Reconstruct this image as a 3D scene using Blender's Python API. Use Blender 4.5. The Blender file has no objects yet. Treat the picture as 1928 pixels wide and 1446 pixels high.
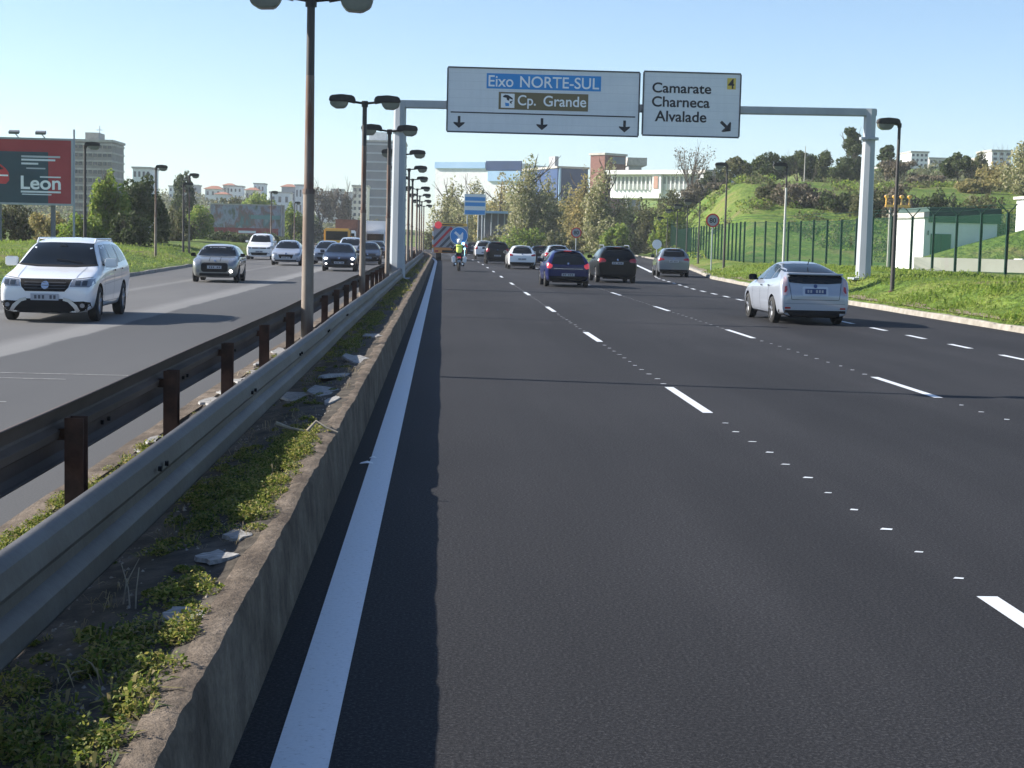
import bpy, bmesh, math, random
import numpy as np
from mathutils import Vector, Matrix, noise
from mathutils.bvhtree import BVHTree
R = math.radians
PI = math.pi
SC = bpy.context.scene
COL = SC.collection

# ------------------------------------------------------------------ camera
FPX, CU, CV, HC = 3000.0, 964.0, 723.0, 1.85
VPU, VPV, ROLL = 833.0, 448.0, R(1.15)
fw = Vector(((VPU-CU)/FPX, (CV-VPV)/FPX, -1)).normalized()          # world +Y seen from the camera
up = Vector((math.sin(ROLL), math.cos(ROLL), 0)); up = (up-fw*up.dot(fw)).normalized()
rt = fw.cross(up)
C2W = Matrix((rt, fw, up))                                          # camera axes -> world
cam_d = bpy.data.cameras.new('camera'); cam = bpy.data.objects.new('camera', cam_d); COL.objects.link(cam)
cam_d.sensor_fit = 'HORIZONTAL'; cam_d.sensor_width = 36; cam_d.lens = FPX/1928*36
cam_d.clip_start = .1; cam_d.clip_end = 9000
cam.matrix_world = Matrix.Translation((0, 0, HC)) @ C2W.to_4x4()
SC.camera = cam
def P(u, v, Y):                                                     # point at distance Y on the ray of a photo pixel
    d = C2W @ Vector(((u-CU)/FPX, -(v-CV)/FPX, -1))
    return Vector((0, 0, HC)) + d*(Y/d.y)
def PZ(u, v, z):                                                    # where that ray meets the level z
    d = C2W @ Vector(((u-CU)/FPX, -(v-CV)/FPX, -1))
    return Vector((0, 0, HC)) + d*((z-HC)/d.z)

# ------------------------------------------------------------------ light
SUN_EL, SUN_AZ = R(29), math.atan2(-.982, .19)
w = bpy.data.worlds.new('World'); SC.world = w; w.use_nodes = True
nt = w.node_tree; nt.nodes.clear()
sky = nt.nodes.new('ShaderNodeTexSky'); sky.sky_type = 'NISHITA'; sky.sun_disc = False
sky.sun_elevation = SUN_EL; sky.sun_rotation = SUN_AZ
sky.air_density = 0.85; sky.dust_density = 0.4; sky.ozone_density = 3.6
bg = nt.nodes.new('ShaderNodeBackground'); bg.inputs[1].default_value = .083
wo = nt.nodes.new('ShaderNodeOutputWorld')
nt.links.new(sky.outputs[0], bg.inputs[0]); nt.links.new(bg.outputs[0], wo.inputs[0])
sun_d = bpy.data.lights.new('sun', 'SUN'); sun_d.energy = 5.0; sun_d.angle = R(.5); sun_d.color = (1, .94, .85)
sun = bpy.data.objects.new('sun', sun_d); COL.objects.link(sun)
sv = Vector((math.sin(SUN_AZ)*math.cos(SUN_EL), math.cos(SUN_AZ)*math.cos(SUN_EL), math.sin(SUN_EL)))
sun.rotation_euler = sv.to_track_quat('Z', 'Y').to_euler(); sun.location = (-30, 5, 30)
SC.view_settings.view_transform = 'Standard'; SC.view_settings.look = 'None'
SC.view_settings.exposure = 1.18; SC.view_settings.gamma = 1
SC.render.engine = 'CYCLES'
SC.cycles.volume_bounces = 1; SC.cycles.max_bounces = 6; SC.cycles.transparent_max_bounces = 16
SC.cycles.volume_step_rate = 4

# ------------------------------------------------------------------ materials
def pmat(name, col, rough=.6, metal=0, coat=0, spec=.5, emit=None):
    m = bpy.data.materials.new(name); m.use_nodes = True
    b = m.node_tree.nodes['Principled BSDF']
    b.inputs['Base Color'].default_value = (*col, 1); b.inputs['Roughness'].default_value = rough
    b.inputs['Metallic'].default_value = metal; b.inputs['Coat Weight'].default_value = coat
    b.inputs['Coat Roughness'].default_value = .04; b.inputs['Specular IOR Level'].default_value = spec
    if emit:
        b.inputs['Emission Color'].default_value = (*emit[0], 1); b.inputs['Emission Strength'].default_value = emit[1]
    return m
class NT:                                                           # short hand for node graphs
    def __init__(s, m): s.t = m.node_tree; s.b = m.node_tree.nodes['Principled BSDF']; s.co = s.n('ShaderNodeTexCoord').outputs['Object']
    def n(s, k, **kw):
        x = s.t.nodes.new(k)
        for a, v in kw.items(): setattr(x, a, v)
        return x
    def l(s, a, b): s.t.links.new(a, b)
    def noise(s, scale, detail=4, rough=.55, stretch=None, src=None):
        x = s.n('ShaderNodeTexNoise'); x.inputs['Scale'].default_value = scale; x.inputs['Detail'].default_value = detail
        x.inputs['Roughness'].default_value = rough; v = src or s.co
        if stretch:
            mp = s.n('ShaderNodeMapping'); mp.inputs['Scale'].default_value = stretch; s.l(v, mp.inputs[0]); v = mp.outputs[0]
        s.l(v, x.inputs['Vector']); return x.outputs['Fac']
    def ramp(s, fac, stops):
        x = s.n('ShaderNodeValToRGB'); e = x.color_ramp.elements
        while len(e) < len(stops): e.new(.5)
        for q, (p, c) in zip(e, stops): q.position = p; q.color = (*c, 1) if not isinstance(c, (int, float)) else (c, c, c, 1)
        s.l(fac, x.inputs[0]); return x.outputs[0]
    def mix(s, f, a, b, mode='MIX'):
        x = s.n('ShaderNodeMix', data_type='RGBA', blend_type=mode)
        for i, v in ((0, f), (6, a), (7, b)):
            if isinstance(v, (int, float)): x.inputs[i].default_value = v
            elif isinstance(v, tuple): x.inputs[i].default_value = (*v, 1)
            else: s.l(v, x.inputs[i])
        return x.outputs[2]
    def col(s, c): s.l(c, s.b.inputs['Base Color'])
    def bump(s, h, st, dist=.01):
        x = s.n('ShaderNodeBump'); x.inputs['Strength'].default_value = st; x.inputs['Distance'].default_value = dist
        s.l(h, x.inputs['Height']); s.l(x.outputs[0], s.b.inputs['Normal'])
def nmat(name, c0, c1, scale=3, rough=.7, metal=0, bump=0, bs=None, stretch=None, lo=.35, hi=.65, spec=.4, coat=0):
    m = pmat(name, c0, rough, metal, coat, spec); g = NT(m)
    f = g.noise(scale, 5, .6, stretch); g.col(g.ramp(f, [(lo, c0), (hi, c1)]))
    if bump: g.bump(g.noise(bs or scale*6, 4), bump)
    return m
M = {}
# new dark asphalt of the near carriageway
m = pmat('dark_asphalt', (.05, .05, .053), .86, spec=.2); g = NT(m)
f1 = g.noise(62, 4, .8); f2 = g.noise(.35, 4, .6, (1, .12, 1)); f3 = g.noise(30, 3, .6)
c = g.ramp(f1, [(.32, (.006, .006, .0075)), (.50, (.019, .0195, .0225)), (.70, (.078, .078, .083))])
c = g.mix(g.ramp(f2, [(.35, .82), (.7, 1.18)]), (0, 0, 0), c, 'MIX')
x = g.mix(1.0, c, g.ramp(f2, [(.3, (.86, .86, .88)), (.7, (1.16, 1.15, 1.14))]), 'MULTIPLY')
x = g.mix(.5, x, g.ramp(f3, [(.3, (.75, .75, .76)), (.7, (1.25, 1.24, 1.22))]), 'MULTIPLY'); f4 = g.noise(.9, 4, .6, (1, .025, 1)); f5 = g.noise(.16, 3, .5)
x = g.mix(.8, x, g.ramp(f4, [(.35, (.84, .84, .85)), (.65, (1.16, 1.15, 1.13))]), 'MULTIPLY'); x = g.mix(.8, x, g.ramp(f5, [(.35, (.86, .86, .87)), (.65, (1.14, 1.13, 1.12))]), 'MULTIPLY'); g.col(x); g.bump(f1, .7, .008); M['asphalt'] = m
# older asphalt of the oncoming carriageway: dark relaid lane, worn pale lanes, pale joint
m = pmat('worn_asphalt', (.1, .1, .1), .82, spec=.3); g = NT(m)
sx = g.n('ShaderNodeSeparateXYZ'); g.l(g.co, sx.inputs[0])
wob = g.n('ShaderNodeMath', operation='MULTIPLY_ADD'); g.l(g.noise(.5, 3), wob.inputs[0]); wob.inputs[1].default_value = .3; g.l(sx.outputs[0], wob.inputs[2])
mr = g.n('ShaderNodeMapRange'); mr.inputs[1].default_value = -13; mr.inputs[2].default_value = -2; g.l(wob.outputs[0], mr.inputs[0])
def q(xx): return (xx+.15+13)/11
c = g.ramp(mr.outputs[0], [(0, (.16, .158, .155)), (q(-10), (.17, .168, .165)), (q(-9.7), (.25, .248, .244)), (q(-9.4), (.165, .163, .16)), (q(-7.2), (.19, .188, .185)),
    (q(-6.75), (.31, .308, .302)), (q(-6.3), (.30, .298, .292)), (q(-6.22), (.115, .116, .119)), (1, (.12, .121, .123))])
f1 = g.noise(60, 3, .7); f2 = g.noise(.25, 5, .6, (1, .15, 1))
c = g.mix(1, c, (.56, .56, .565), 'MULTIPLY'); c = g.mix(.8, c, g.ramp(f1, [(.3, (.7, .7, .7)), (.7, (1.3, 1.3, 1.3))]), 'MULTIPLY')
c = g.mix(1, c, g.ramp(f2, [(.3, (.8, .8, .81)), (.7, (1.2, 1.19, 1.17))]), 'MULTIPLY'); g.col(c); g.bump(f1, .3, .006); M['old_asphalt'] = m
m = pmat('road_paint', (.78, .79, .8), .6); g = NT(m)
f = g.noise(45, 4, .7); g.col(g.ramp(f, [(.26, (.30, .31, .32)), (.40, (.58, .61, .65)), (.8, (.66, .69, .73))])); g.bump(g.noise(140, 3), .3, .004); M['paint'] = m
m = pmat('grass_ground', (.08, .12, .03), .9, spec=.15); g = NT(m)
f1 = g.noise(.22, 6, .7); f2 = g.noise(5, 5, .75); f3 = g.noise(.045, 4, .6); f4 = g.noise(1.3, 4, .65)
c = g.ramp(f1, [(.28, (.065, .105, .022)), (.45, (.10, .155, .032)), (.56, (.145, .185, .045)), (.66, (.18, .16, .075))])
c = g.mix(.9, c, g.ramp(f2, [(.25, (.45, .5, .45)), (.5, (1, 1, 1)), (.75, (1.5, 1.4, 1.25))]), 'MULTIPLY')
c = g.mix(.8, c, g.ramp(f4, [(.3, (.62, .68, .6)), (.5, (1, 1, 1)), (.7, (1.3, 1.22, 1.1))]), 'MULTIPLY')
c = g.mix(.7, c, g.ramp(f3, [(.35, (.72, .9, .65)), (.65, (1.15, 1.02, .95))]), 'MULTIPLY'); g.col(c); g.bump(f4, 1.0, .5); M['grass'] = m
M['soil'] = nmat('dusty_soil', (.035, .03, .025), (.105, .09, .072), 5, .95, bump=.9, bs=45, spec=.15)
m = pmat('kerb_concrete', (.2, .17, .14), .9, spec=.2); g = NT(m)
f1 = g.noise(2.2, 6, .7); f2 = g.noise(28, 5, .7); f3 = g.noise(3, 4, .6, (8, 1, .5))
c = g.ramp(f1, [(.3, (.06, .045, .034)), (.5, (.14, .11, .083)), (.7, (.23, .186, .145))])
c = g.mix(.7, c, g.ramp(f2, [(.3, (.6, .6, .6)), (.7, (1.25, 1.25, 1.25))]), 'MULTIPLY')
c = g.mix(.5, c, g.ramp(f3, [(.35, (.55, .55, .55)), (.6, (1.1, 1.1, 1.1))]), 'MULTIPLY'); g.col(c); g.bump(f2, .8, .02); M['kerb'] = m
M['pale_kerb'] = nmat('pale_kerb_stone', (.20, .18, .15), (.32, .295, .255), 3, .85, bump=.5)
m = pmat('weathered_zinc', (.1, .1, .1), .55, .15, spec=.4); g = NT(m)
f1 = g.noise(1.6, 6, .7, (1, .3, 1)); f2 = g.noise(14, 5, .7); f3 = g.noise(2.4, 4, .7, (1, 1, .25))
c = g.ramp(f1, [(.3, (.036, .032, .029)), (.5, (.062, .058, .056)), (.7, (.098, .095, .094))])
c = g.mix(.6, c, g.ramp(f2, [(.3, (.7, .68, .66)), (.6, (1.15, 1.15, 1.15))]), 'MULTIPLY')
c = g.mix(.25, c, g.ramp(f3, [(.38, (.5, .44, .38)), (.55, (1.1, 1.1, 1.1))]), 'MULTIPLY'); g.col(c); g.bump(f2, .25, .01); M['galv'] = m
M['rust'] = nmat('rusty_dark_steel', (.045, .026, .019), (.12, .060, .042), 5, .85, 0, bump=.3, bs=30)
M['rust_rail'] = nmat('brown_rail_steel', (.042, .030, .025), (.095, .066, .054), 2.5, .75, 0, bump=.2, bs=24, stretch=(1, .3, 1))
M['pale_stained'] = nmat('pale_stained_pole', (.24, .205, .17), (.17, .115, .085), 2.5, .7, .1, bump=.2, stretch=(3, 3, .5), lo=.4, hi=.65)
M['pole'] = nmat('rust_stained_pole', (.17, .15, .135), (.135, .075, .052), 2.2, .7, .15, bump=.2, stretch=(3, 3, .5), lo=.4, hi=.6)
M['pole_top'] = pmat('dark_pole_paint', (.042, .037, .036), .6)
M['grey_steel'] = nmat('grey_painted_steel', (.30, .33, .36), (.36, .39, .42), 1.5, .5, .1, stretch=(1, 1, .3))
M['hood'] = nmat('lamp_hood', (.018, .017, .018), (.045, .04, .036), 8, .6)
M['bowl'] = nmat('lamp_bowl', (.11, .115, .085), (.18, .18, .135), 6, .3)
M['sign_face'] = nmat('sign_sheet', (.66, .70, .74), (.72, .75, .78), .8, .5, stretch=(.4, 1, 2))
g = NT(M['sign_face']); sx = g.n('ShaderNodeSeparateXYZ'); g.l(g.co, sx.inputs[0])
m1 = g.n('ShaderNodeMath', operation='MULTIPLY'); m1.inputs[1].default_value = 3.4; g.l(sx.outputs[2], m1.inputs[0])
m2 = g.n('ShaderNodeMath', operation='FRACT'); g.l(m1.outputs[0], m2.inputs[0]); m3 = g.n('ShaderNodeMath', operation='LESS_THAN'); m3.inputs[1].default_value = .05; g.l(m2.outputs[0], m3.inputs[0])
old = g.b.inputs['Base Color'].links[0].from_socket; dirt = g.mix(.14, old, g.ramp(g.noise(2.2, 4, .65, (3, 1, .35)), [(.35, (.72, .72, .72)), (.6, (1, 1, 1))]), 'MULTIPLY')
g.col(g.mix(m3.outputs[0], dirt, (.60, .635, .67)))
M['ink'] = pmat('black_sheet', (.012, .012, .018), .5)
M['sign_blue'] = pmat('blue_sheet', (.02, .25, .62), .45)
M['sign_brown'] = pmat('brown_sheet', (.16, .125, .06), .5)
M['white'] = pmat('white_sheet', (.82, .84, .86), .5)
M['yellow'] = pmat('yellow_sheet', (.65, .48, .08), .5)
M['red'] = pmat('red_sheet', (.55, .03, .035), .5)
M['frame_dark'] = pmat('dark_frame', (.06, .065, .075), .5)
M['tyre'] = pmat('tyre_rubber', (.018, .018, .018), .85)
M['rim'] = pmat('alloy_rim', (.52, .53, .55), .3, .8)
M['glass'] = pmat('tinted_glass', (.008, .011, .014), .06, spec=.28)
M['side_glass'] = pmat('pale_side_glass', (.02, .03, .04), .04, spec=.6)
M['trim'] = pmat('black_plastic', (.010, .010, .011), .7, spec=.2)
M['chrome'] = pmat('bright_metal', (.7, .71, .73), .18, 1)
M['lens'] = pmat('clear_lamp_lens', (.22, .24, .27), .12, .3, coat=1)
M['red_lens'] = pmat('red_lamp_lens', (.35, .012, .014), .15, coat=1)
M['lit_red'] = pmat('lit_brake_lamp', (.5, .02, .03), .3, emit=((1, .10, .14), .16))
M['lit_white'] = pmat('lit_headlamp', (.9, .9, .9), .2, emit=((1, .95, .9), 3.0))
M['lit_amber'] = pmat('lit_amber_lamp', (.9, .5, .1), .2, emit=((1, .5, .1), 1.0))
M['lit_blue'] = pmat('lit_blue_lamp', (.4, .7, .9), .2, emit=((.35, .75, 1), 2.0))
M['plate'] = pmat('plate_sheet', (.36, .38, .42), .5)  # plates darkened to grey: the shadow on them is part of this colour
M['plate_ink'] = pmat('plate_ink', (.06, .07, .09), .5)
def paint(name, col, metal=.0, rough=.32): return pmat(name, col, rough, metal, coat=1)
M['p_white'] = paint('white_car_paint', (.80, .81, .82)); M['p_silver'] = paint('pale_silver_car_paint', (.33, .36, .42), .2)
M['p_grey'] = paint('grey_green_car_paint', (.20, .205, .19), .35); M['p_dgrey'] = paint('blue_grey_car_paint', (.16, .18, .21), .4)
M['p_blue'] = pmat('deep_blue_car_paint', (.010, .016, .085), .28, .1, .35, .3); M['p_navy'] = pmat('navy_car_paint', (.010, .014, .030), .28, .1, .4, .3)
M['p_black'] = pmat('black_car_paint', (.005, .006, .007), .3, 0, .12, .18); M['p_silver2'] = paint('silver_car_paint', (.48, .50, .53), .35)
M['p_yellow'] = paint('yellow_truck_paint', (.72, .38, .03)); M['p_orange'] = paint('orange_truck_paint', (.65, .22, .03))
M['brown_box'] = nmat('brown_load', (.17, .075, .05), (.25, .11, .07), 3, .8)
def leafmat(name, stops, trans=.3, rough=.6):
    m = pmat(name, stops[0], rough, spec=.25); g = NT(m)
    gi = g.n('ShaderNodeNewGeometry').outputs['Random Per Island']
    n = len(stops); c = g.ramp(gi, [(i/(n-1), s) for i, s in enumerate(stops)])
    c = g.mix(.6, c, g.ramp(g.noise(.55, 3), [(.3, (.62, .7, .6)), (.7, (1.35, 1.25, 1.2))]), 'MULTIPLY'); g.col(c)
    tr = g.n('ShaderNodeBsdfTranslucent'); g.l(c, tr.inputs[0]); mx = g.n('ShaderNodeMixShader'); mx.inputs[0].default_value = trans
    out = [x for x in m.node_tree.nodes if x.type == 'OUTPUT_MATERIAL'][0]
    g.l(g.b.outputs[0], mx.inputs[1]); g.l(tr.outputs[0], mx.inputs[2]); g.l(mx.outputs[0], out.inputs[0]); return m
M['leaf_green'] = leafmat('fresh_green_leaves', [(.11, .19, .035), (.19, .27, .05), (.32, .35, .08)], .55)
M['leaf_dark'] = leafmat('dark_evergreen_leaves', [(.03, .052, .018), (.055, .082, .025), (.10, .12, .045)], .35)
M['leaf_poplar'] = leafmat('grey_green_poplar_leaves', [(.15, .18, .065), (.24, .25, .11), (.34, .33, .17), (.52, .49, .36)], .5)
M['leaf_autumn'] = leafmat('yellowing_leaves', [(.20, .20, .08), (.32, .28, .12), (.46, .37, .18)], .5)
M['leaf_olive'] = leafmat('olive_scrub_leaves', [(.075, .095, .035), (.12, .13, .055), (.19, .175, .09)], .45)
M['leaf_brown'] = leafmat('dry_brown_twigs', [(.09, .075, .05), (.15, .125, .09), (.20, .17, .12)], .25)
M['leaf_weed'] = leafmat('weed_leaves', [(.05, .085, .016), (.10, .15, .025), (.20, .23, .04), (.33, .30, .08), (.30, .24, .12)], .45)
M['leaf_grass'] = leafmat('grass_blades', [(.14, .23, .035), (.20, .28, .05), (.28, .32, .08)], .55)
M['bark'] = nmat('bark', (.06, .05, .042), (.14, .12, .10), 6, .9, bump=.5, stretch=(1, 1, .2))
M['stone'] = nmat('pale_broken_stone', (.15, .145, .14), (.36, .35, .335), 16, .85, bump=.8, bs=40, stretch=(1, 2.5, 1))
M['twig'] = nmat('dry_twig', (.2, .17, .13), (.34, .30, .24), 8, .9)
M['fence'] = pmat('green_fence_paint', (.008, .035, .024), .6, spec=.2)
M['wall_white'] = nmat('white_render', (.70, .70, .69), (.80, .80, .79), .8, .85)
M['wall_cream'] = nmat('cream_render', (.55, .51, .44), (.63, .60, .54), .6, .85)
M['wall_grey'] = nmat('grey_render', (.30, .31, .33), (.36, .37, .39), .5, .85)
M['wall_dark'] = nmat('dark_cladding', (.115, .125, .15), (.15, .16, .185), .3, .6)
M['brick'] = nmat('red_brick', (.13, .055, .045), (.19, .085, .065), 2, .85)
M['blue_wall'] = nmat('blue_cladding', (.012, .040, .12), (.018, .05, .145), .3, .5)
M['sky_wall'] = nmat('pale_blue_cladding', (.30, .48, .68), (.36, .53, .72), .3, .5)
M['window'] = pmat('dark_window', (.04, .05, .065), .12)
M['roof_tile'] = nmat('roof_tile', (.26, .10, .06), (.34, .15, .09), 3, .85)
M['concrete'] = nmat('concrete', (.32, .30, .27), (.45, .43, .39), 1.2, .9, bump=.3)
M['teal'] = nmat('poster_teal', (.012, .045, .065), (.02, .065, .09), .4, .6)
M['poster_red'] = nmat('poster_red', (.30, .025, .035), (.38, .04, .05), .4, .6)
M['green_door'] = pmat('green_door_paint', (.02, .07, .055), .5)
M['dark_green'] = nmat('dark_green_parapet', (.03, .065, .055), (.045, .08, .07), 1, .7)

# ------------------------------------------------------------------ object helpers
def link(o): COL.objects.link(o); return o
def empty(name, loc, rz=0, label=None, cat=None, group=None):
    o = link(bpy.data.objects.new(name, None)); o.location = loc; o.rotation_euler = (0, 0, rz); o.empty_display_size = .2
    return tag(o, label, cat, group)
def tag(o, label=None, cat=None, group=None, kind=None):
    if label: o['label'] = label
    if cat: o['category'] = cat
    if group: o['group'] = group
    if kind: o['kind'] = kind
    return o
def copy_tree(o, parent=None):
    c = link(o.copy()); c.parent = parent
    for ch in o.children: copy_tree(ch, c)
    return c
class MB:
    def __init__(s): s.v = []; s.f = []
    def add(s, vs, fs):
        n = len(s.v); s.v += [tuple(v) for v in vs]; s.f += [tuple(i+n for i in f) for f in fs]; return s
    def box(s, c, d, rz=0, rx=0, ry=0):
        m = Matrix.Rotation(rz, 3, 'Z') @ Matrix.Rotation(ry, 3, 'Y') @ Matrix.Rotation(rx, 3, 'X'); c = Vector(c)
        vs = [c + m @ Vector((d[0]/2*i, d[1]/2*j, d[2]/2*k)) for i in (-1, 1) for j in (-1, 1) for k in (-1, 1)]
        return s.add(vs, [(0, 1, 3, 2), (4, 6, 7, 5), (0, 4, 5, 1), (2, 3, 7, 6), (0, 2, 6, 4), (1, 5, 7, 3)])
    def bb(s, x0, x1, y0, y1, z0, z1): return s.box(((x0+x1)/2, (y0+y1)/2, (z0+z1)/2), (x1-x0, y1-y0, z1-z0))
    def tube(s, pts, rad, n=8, caps=True):
        pts = [Vector(p) for p in pts]; k = len(pts)
        if isinstance(rad, (int, float)): rad = [rad]*k
        vs = []; fs = []; ref = None
        for i, p in enumerate(pts):
            d = (pts[min(i+1, k-1)]-pts[max(i-1, 0)]).normalized()
            a = ref if ref is not None else (Vector((0, 0, 1)) if abs(d.z) < .9 else Vector((1, 0, 0)))
            a = (a - d*a.dot(d)).normalized(); ref = a; b = d.cross(a)
            vs += [p + (a*math.cos(2*PI*j/n)+b*math.sin(2*PI*j/n))*rad[i] for j in range(n)]
        for i in range(k-1):
            fs += [(i*n+j, i*n+(j+1) % n, (i+1)*n+(j+1) % n, (i+1)*n+j) for j in range(n)]
        if caps: fs += [tuple(range(n-1, -1, -1)), tuple(range((k-1)*n, k*n))]
        return s.add(vs, fs)
    def prism(s, poly, y0, y1):                                     # polygon in xz, thickness along y
        n = len(poly); a = sum(poly[i][0]*poly[(i+1) % n][1]-poly[(i+1) % n][0]*poly[i][1] for i in range(n))
        if a < 0: poly = poly[::-1]
        vs = [(p[0], y0, p[1]) for p in poly]+[(p[0], y1, p[1]) for p in poly]
        return s.add(vs, [tuple(range(n)), tuple(range(2*n-1, n-1, -1))]+[(i, i+n, (i+1) % n+n, (i+1) % n) for i in range(n)])
    def sweep(s, prof, path, closed=False):                         # profile points (x, z) carried along path points (x, y, z)
        n = len(prof); vs = [(p[0]+q_[0], p[1], p[2]+q_[1]) for p in path for q_ in prof]
        fs = [(i*n+j, i*n+(j+1) % n, (i+1)*n+(j+1) % n, (i+1)*n+j) for i in range(len(path)-1) for j in range(n if closed else n-1)]
        return s.add(vs, fs)
    def build(s, name, mat, parent=None, smooth=False, loc=None, bevel=0):
        me = bpy.data.meshes.new(name); me.from_pydata(s.v, [], s.f)
        bm = bmesh.new(); bm.from_mesh(me); bmesh.ops.recalc_face_normals(bm, faces=bm.faces)
        if bevel: bmesh.ops.bevel(bm, geom=bm.edges[:], offset=bevel, segments=2, affect='EDGES', clamp_overlap=True)
        bm.to_mesh(me); bm.free()
        for mm in (mat if isinstance(mat, (list, tuple)) else [mat]): me.materials.append(mm)
        if smooth: me.polygons.foreach_set('use_smooth', [True]*len(me.polygons)); me.set_sharp_from_angle(angle=R(smooth if smooth is not True else 40))
        o = link(bpy.data.objects.new(name, me)); o.parent = parent
        if loc is not None: o.location = loc
        return o
def grid_obj(name, X, Y, Z, mat, parent=None, smooth=True):
    r, c = X.shape; me = bpy.data.meshes.new(name)
    v = np.stack([X, Y, Z], -1).reshape(-1, 3); i = np.arange(r*c).reshape(r, c)
    f = np.stack([i[:-1, :-1], i[:-1, 1:], i[1:, 1:], i[1:, :-1]], -1).reshape(-1, 4)
    me.from_pydata(v.tolist(), [], f.tolist()); me.materials.append(mat)
    me.polygons.foreach_set('use_smooth', [smooth]*len(me.polygons))
    o = link(bpy.data.objects.new(name, me)); o.parent = parent; return o
def quads_obj(name, V, mat, parent=None):                           # V: N x 4 x 3, loose leaf-sized faces
    n = len(V); me = bpy.data.meshes.new(name)
    me.vertices.add(4*n); me.vertices.foreach_set('co', np.ascontiguousarray(V, dtype=np.float32).reshape(-1))
    me.loops.add(4*n); me.loops.foreach_set('vertex_index', np.arange(4*n, dtype=np.int32))
    me.polygons.add(n); me.polygons.foreach_set('loop_start', np.arange(0, 4*n, 4, dtype=np.int32))
    me.polygons.foreach_set('loop_total', np.full(n, 4, dtype=np.int32)); me.update(calc_edges=True); me.validate()
    me.materials.append(mat); o = link(bpy.data.objects.new(name, me)); o.parent = parent; return o
_tc = {}
def text_obj(name, s, x0, x1, z0, z1, y, mat, parent, bold=0.0):    # lettering in the xz plane fitted to a rectangle
    cu = bpy.data.curves.new('lettering', 'FONT'); cu.body = s; cu.size = 1; cu.extrude = 0; cu.offset = bold
    o = link(bpy.data.objects.new('lettering', cu)); dg = bpy.context.evaluated_depsgraph_get(); dg.update()
    me = bpy.data.meshes.new_from_object(o.evaluated_get(dg)); bpy.data.objects.remove(o)
    v = np.array([q_.co[:] for q_ in me.vertices]); lo = v.min(0); hi = v.max(0)
    for q_, a in zip(me.vertices, v):
        q_.co = (x0+(a[0]-lo[0])/(hi[0]-lo[0])*(x1-x0), y, z0+(a[1]-lo[1])/(hi[1]-lo[1])*(z1-z0))
    me.materials.clear(); me.materials.append(mat); me.name = name
    b = link(bpy.data.objects.new(name, me)); b.parent = parent; return b
def evaluated(o):
    dg = bpy.context.evaluated_depsgraph_get(); dg.update()
    return bpy.data.meshes.new_from_object(o.evaluated_get(dg))

# ------------------------------------------------------------------ lie of the land
def cx(y):
    y = np.asarray(y, float); yy = np.clip(y, 120, 400); return -(yy-120)**2/1500
def kx(y): return np.interp(y, [0, 60, 85, 105, 134, 165, 225, 300, 600, 5000], [13.3, 13.3, 14.5, 16.8, 20, 23, 27, 31, 45, 200])
def rx_(y): return np.interp(y, [60, 80, 105, 134, 165, 225, 300], [9.8, 11, 13.4, 16, 19, 23, 27])     # near edge of the slip road
def lx(y): return np.interp(y, [0, 62, 82, 120, 160, 400], [-12.5, -12.5, -13.3, -15, -16.2, -16.5]) + cx(y)
def mr_(y): return np.where(y < 112, kx(y), np.maximum(10.3+cx(y), np.where(y < 130, kx(y)-(y-112)*1.2, -1e3)))
def sm(t): t = np.clip(t, 0, 1); return t*t*(3-2*t)
def nz(x, y, s, seed=0): return noise.noise(Vector((x*s+seed*17.3, y*s-seed*5.1, seed*3.7)))
def ridge(x, y): return 12*float(sm((y-425)/240))*float(sm((-x-28)/60))*(1+.25*nz(x, y, .008, 4))
def land(x, y):                                                     # scalar height of the ground beside the roads
    x = float(x); y = float(y); k = float(kx(y)); l = float(lx(y))
    if x >= k:
        d = x-k; f = 1-.35*float(sm((y-70)/40))
        z = float(np.interp(d, [0, .7, 1.5, 2.1, 3.7, 7, 12], [.12, .26, .46, .74, .92, .84, .75]))*f
        z += min(d, 1.5)/1.5*.10*nz(x, y, .5)+min(d, 1)*.05*nz(x, y, 2.2)
        t = min((x-max(k+1.5, 27))/13, (y-135)/85)
        z += 9.6*float(sm(t))
        z += 17*float(sm((y-270)/250))*float(sm((x-62)/50)) + min(1, max(0, t))*1.2*nz(x, y, .06, 2)
        return z
    if x <= l:
        d = l-x
        z = float(np.interp(d, [0, .4, 3, 7, 12, 30], [.10, .2, .72, 1.0, .95, .7]))
        z += min(d, 2)/2*.25*nz(x, y, .12, 3)+min(d, 1)*.05*nz(x, y, 1.8)
        z += ridge(x, y)
        return max(z, .08)
    return -.06+ridge(x, y)
def setz(x, y): return Vector((x, y, land(x, y)))

# ------------------------------------------------------------------ ground, roads, kerbs
ys = np.concatenate([np.arange(-30, 40, 2), np.arange(40, 130, 1.), np.arange(130, 300, 3.), np.arange(300, 800, 12.), np.arange(800, 5001, 150.)])
dl = np.array([0, .12, .3, .5, .75, 1, 1.3, 1.7, 2.2, 2.8, 3.5, 4.5, 6, 8, 10, 12.5, 15, 18, 21, 25, 30, 36, 43, 51, 60, 72, 90, 115, 150, 200, 300, 500, 900, 1600, 2600])
X = []; Z = []
for y in ys:
    xs = [float(lx(y))-d for d in dl[::-1]]+[float(lx(y))+.03, float(kx(y))-.03]+[float(kx(y))+d for d in dl]
    zs = [land(x, y) for x in xs]; X.append(xs); Z.append(zs)
X = np.array(X); Z = np.array(Z); Y = np.repeat(ys[:, None], X.shape[1], 1)
tag(grid_obj('ground', X, Y, Z, M['grass']), 'green grass ground rising in banks and a hill beside the motorway', kind='structure')
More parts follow.
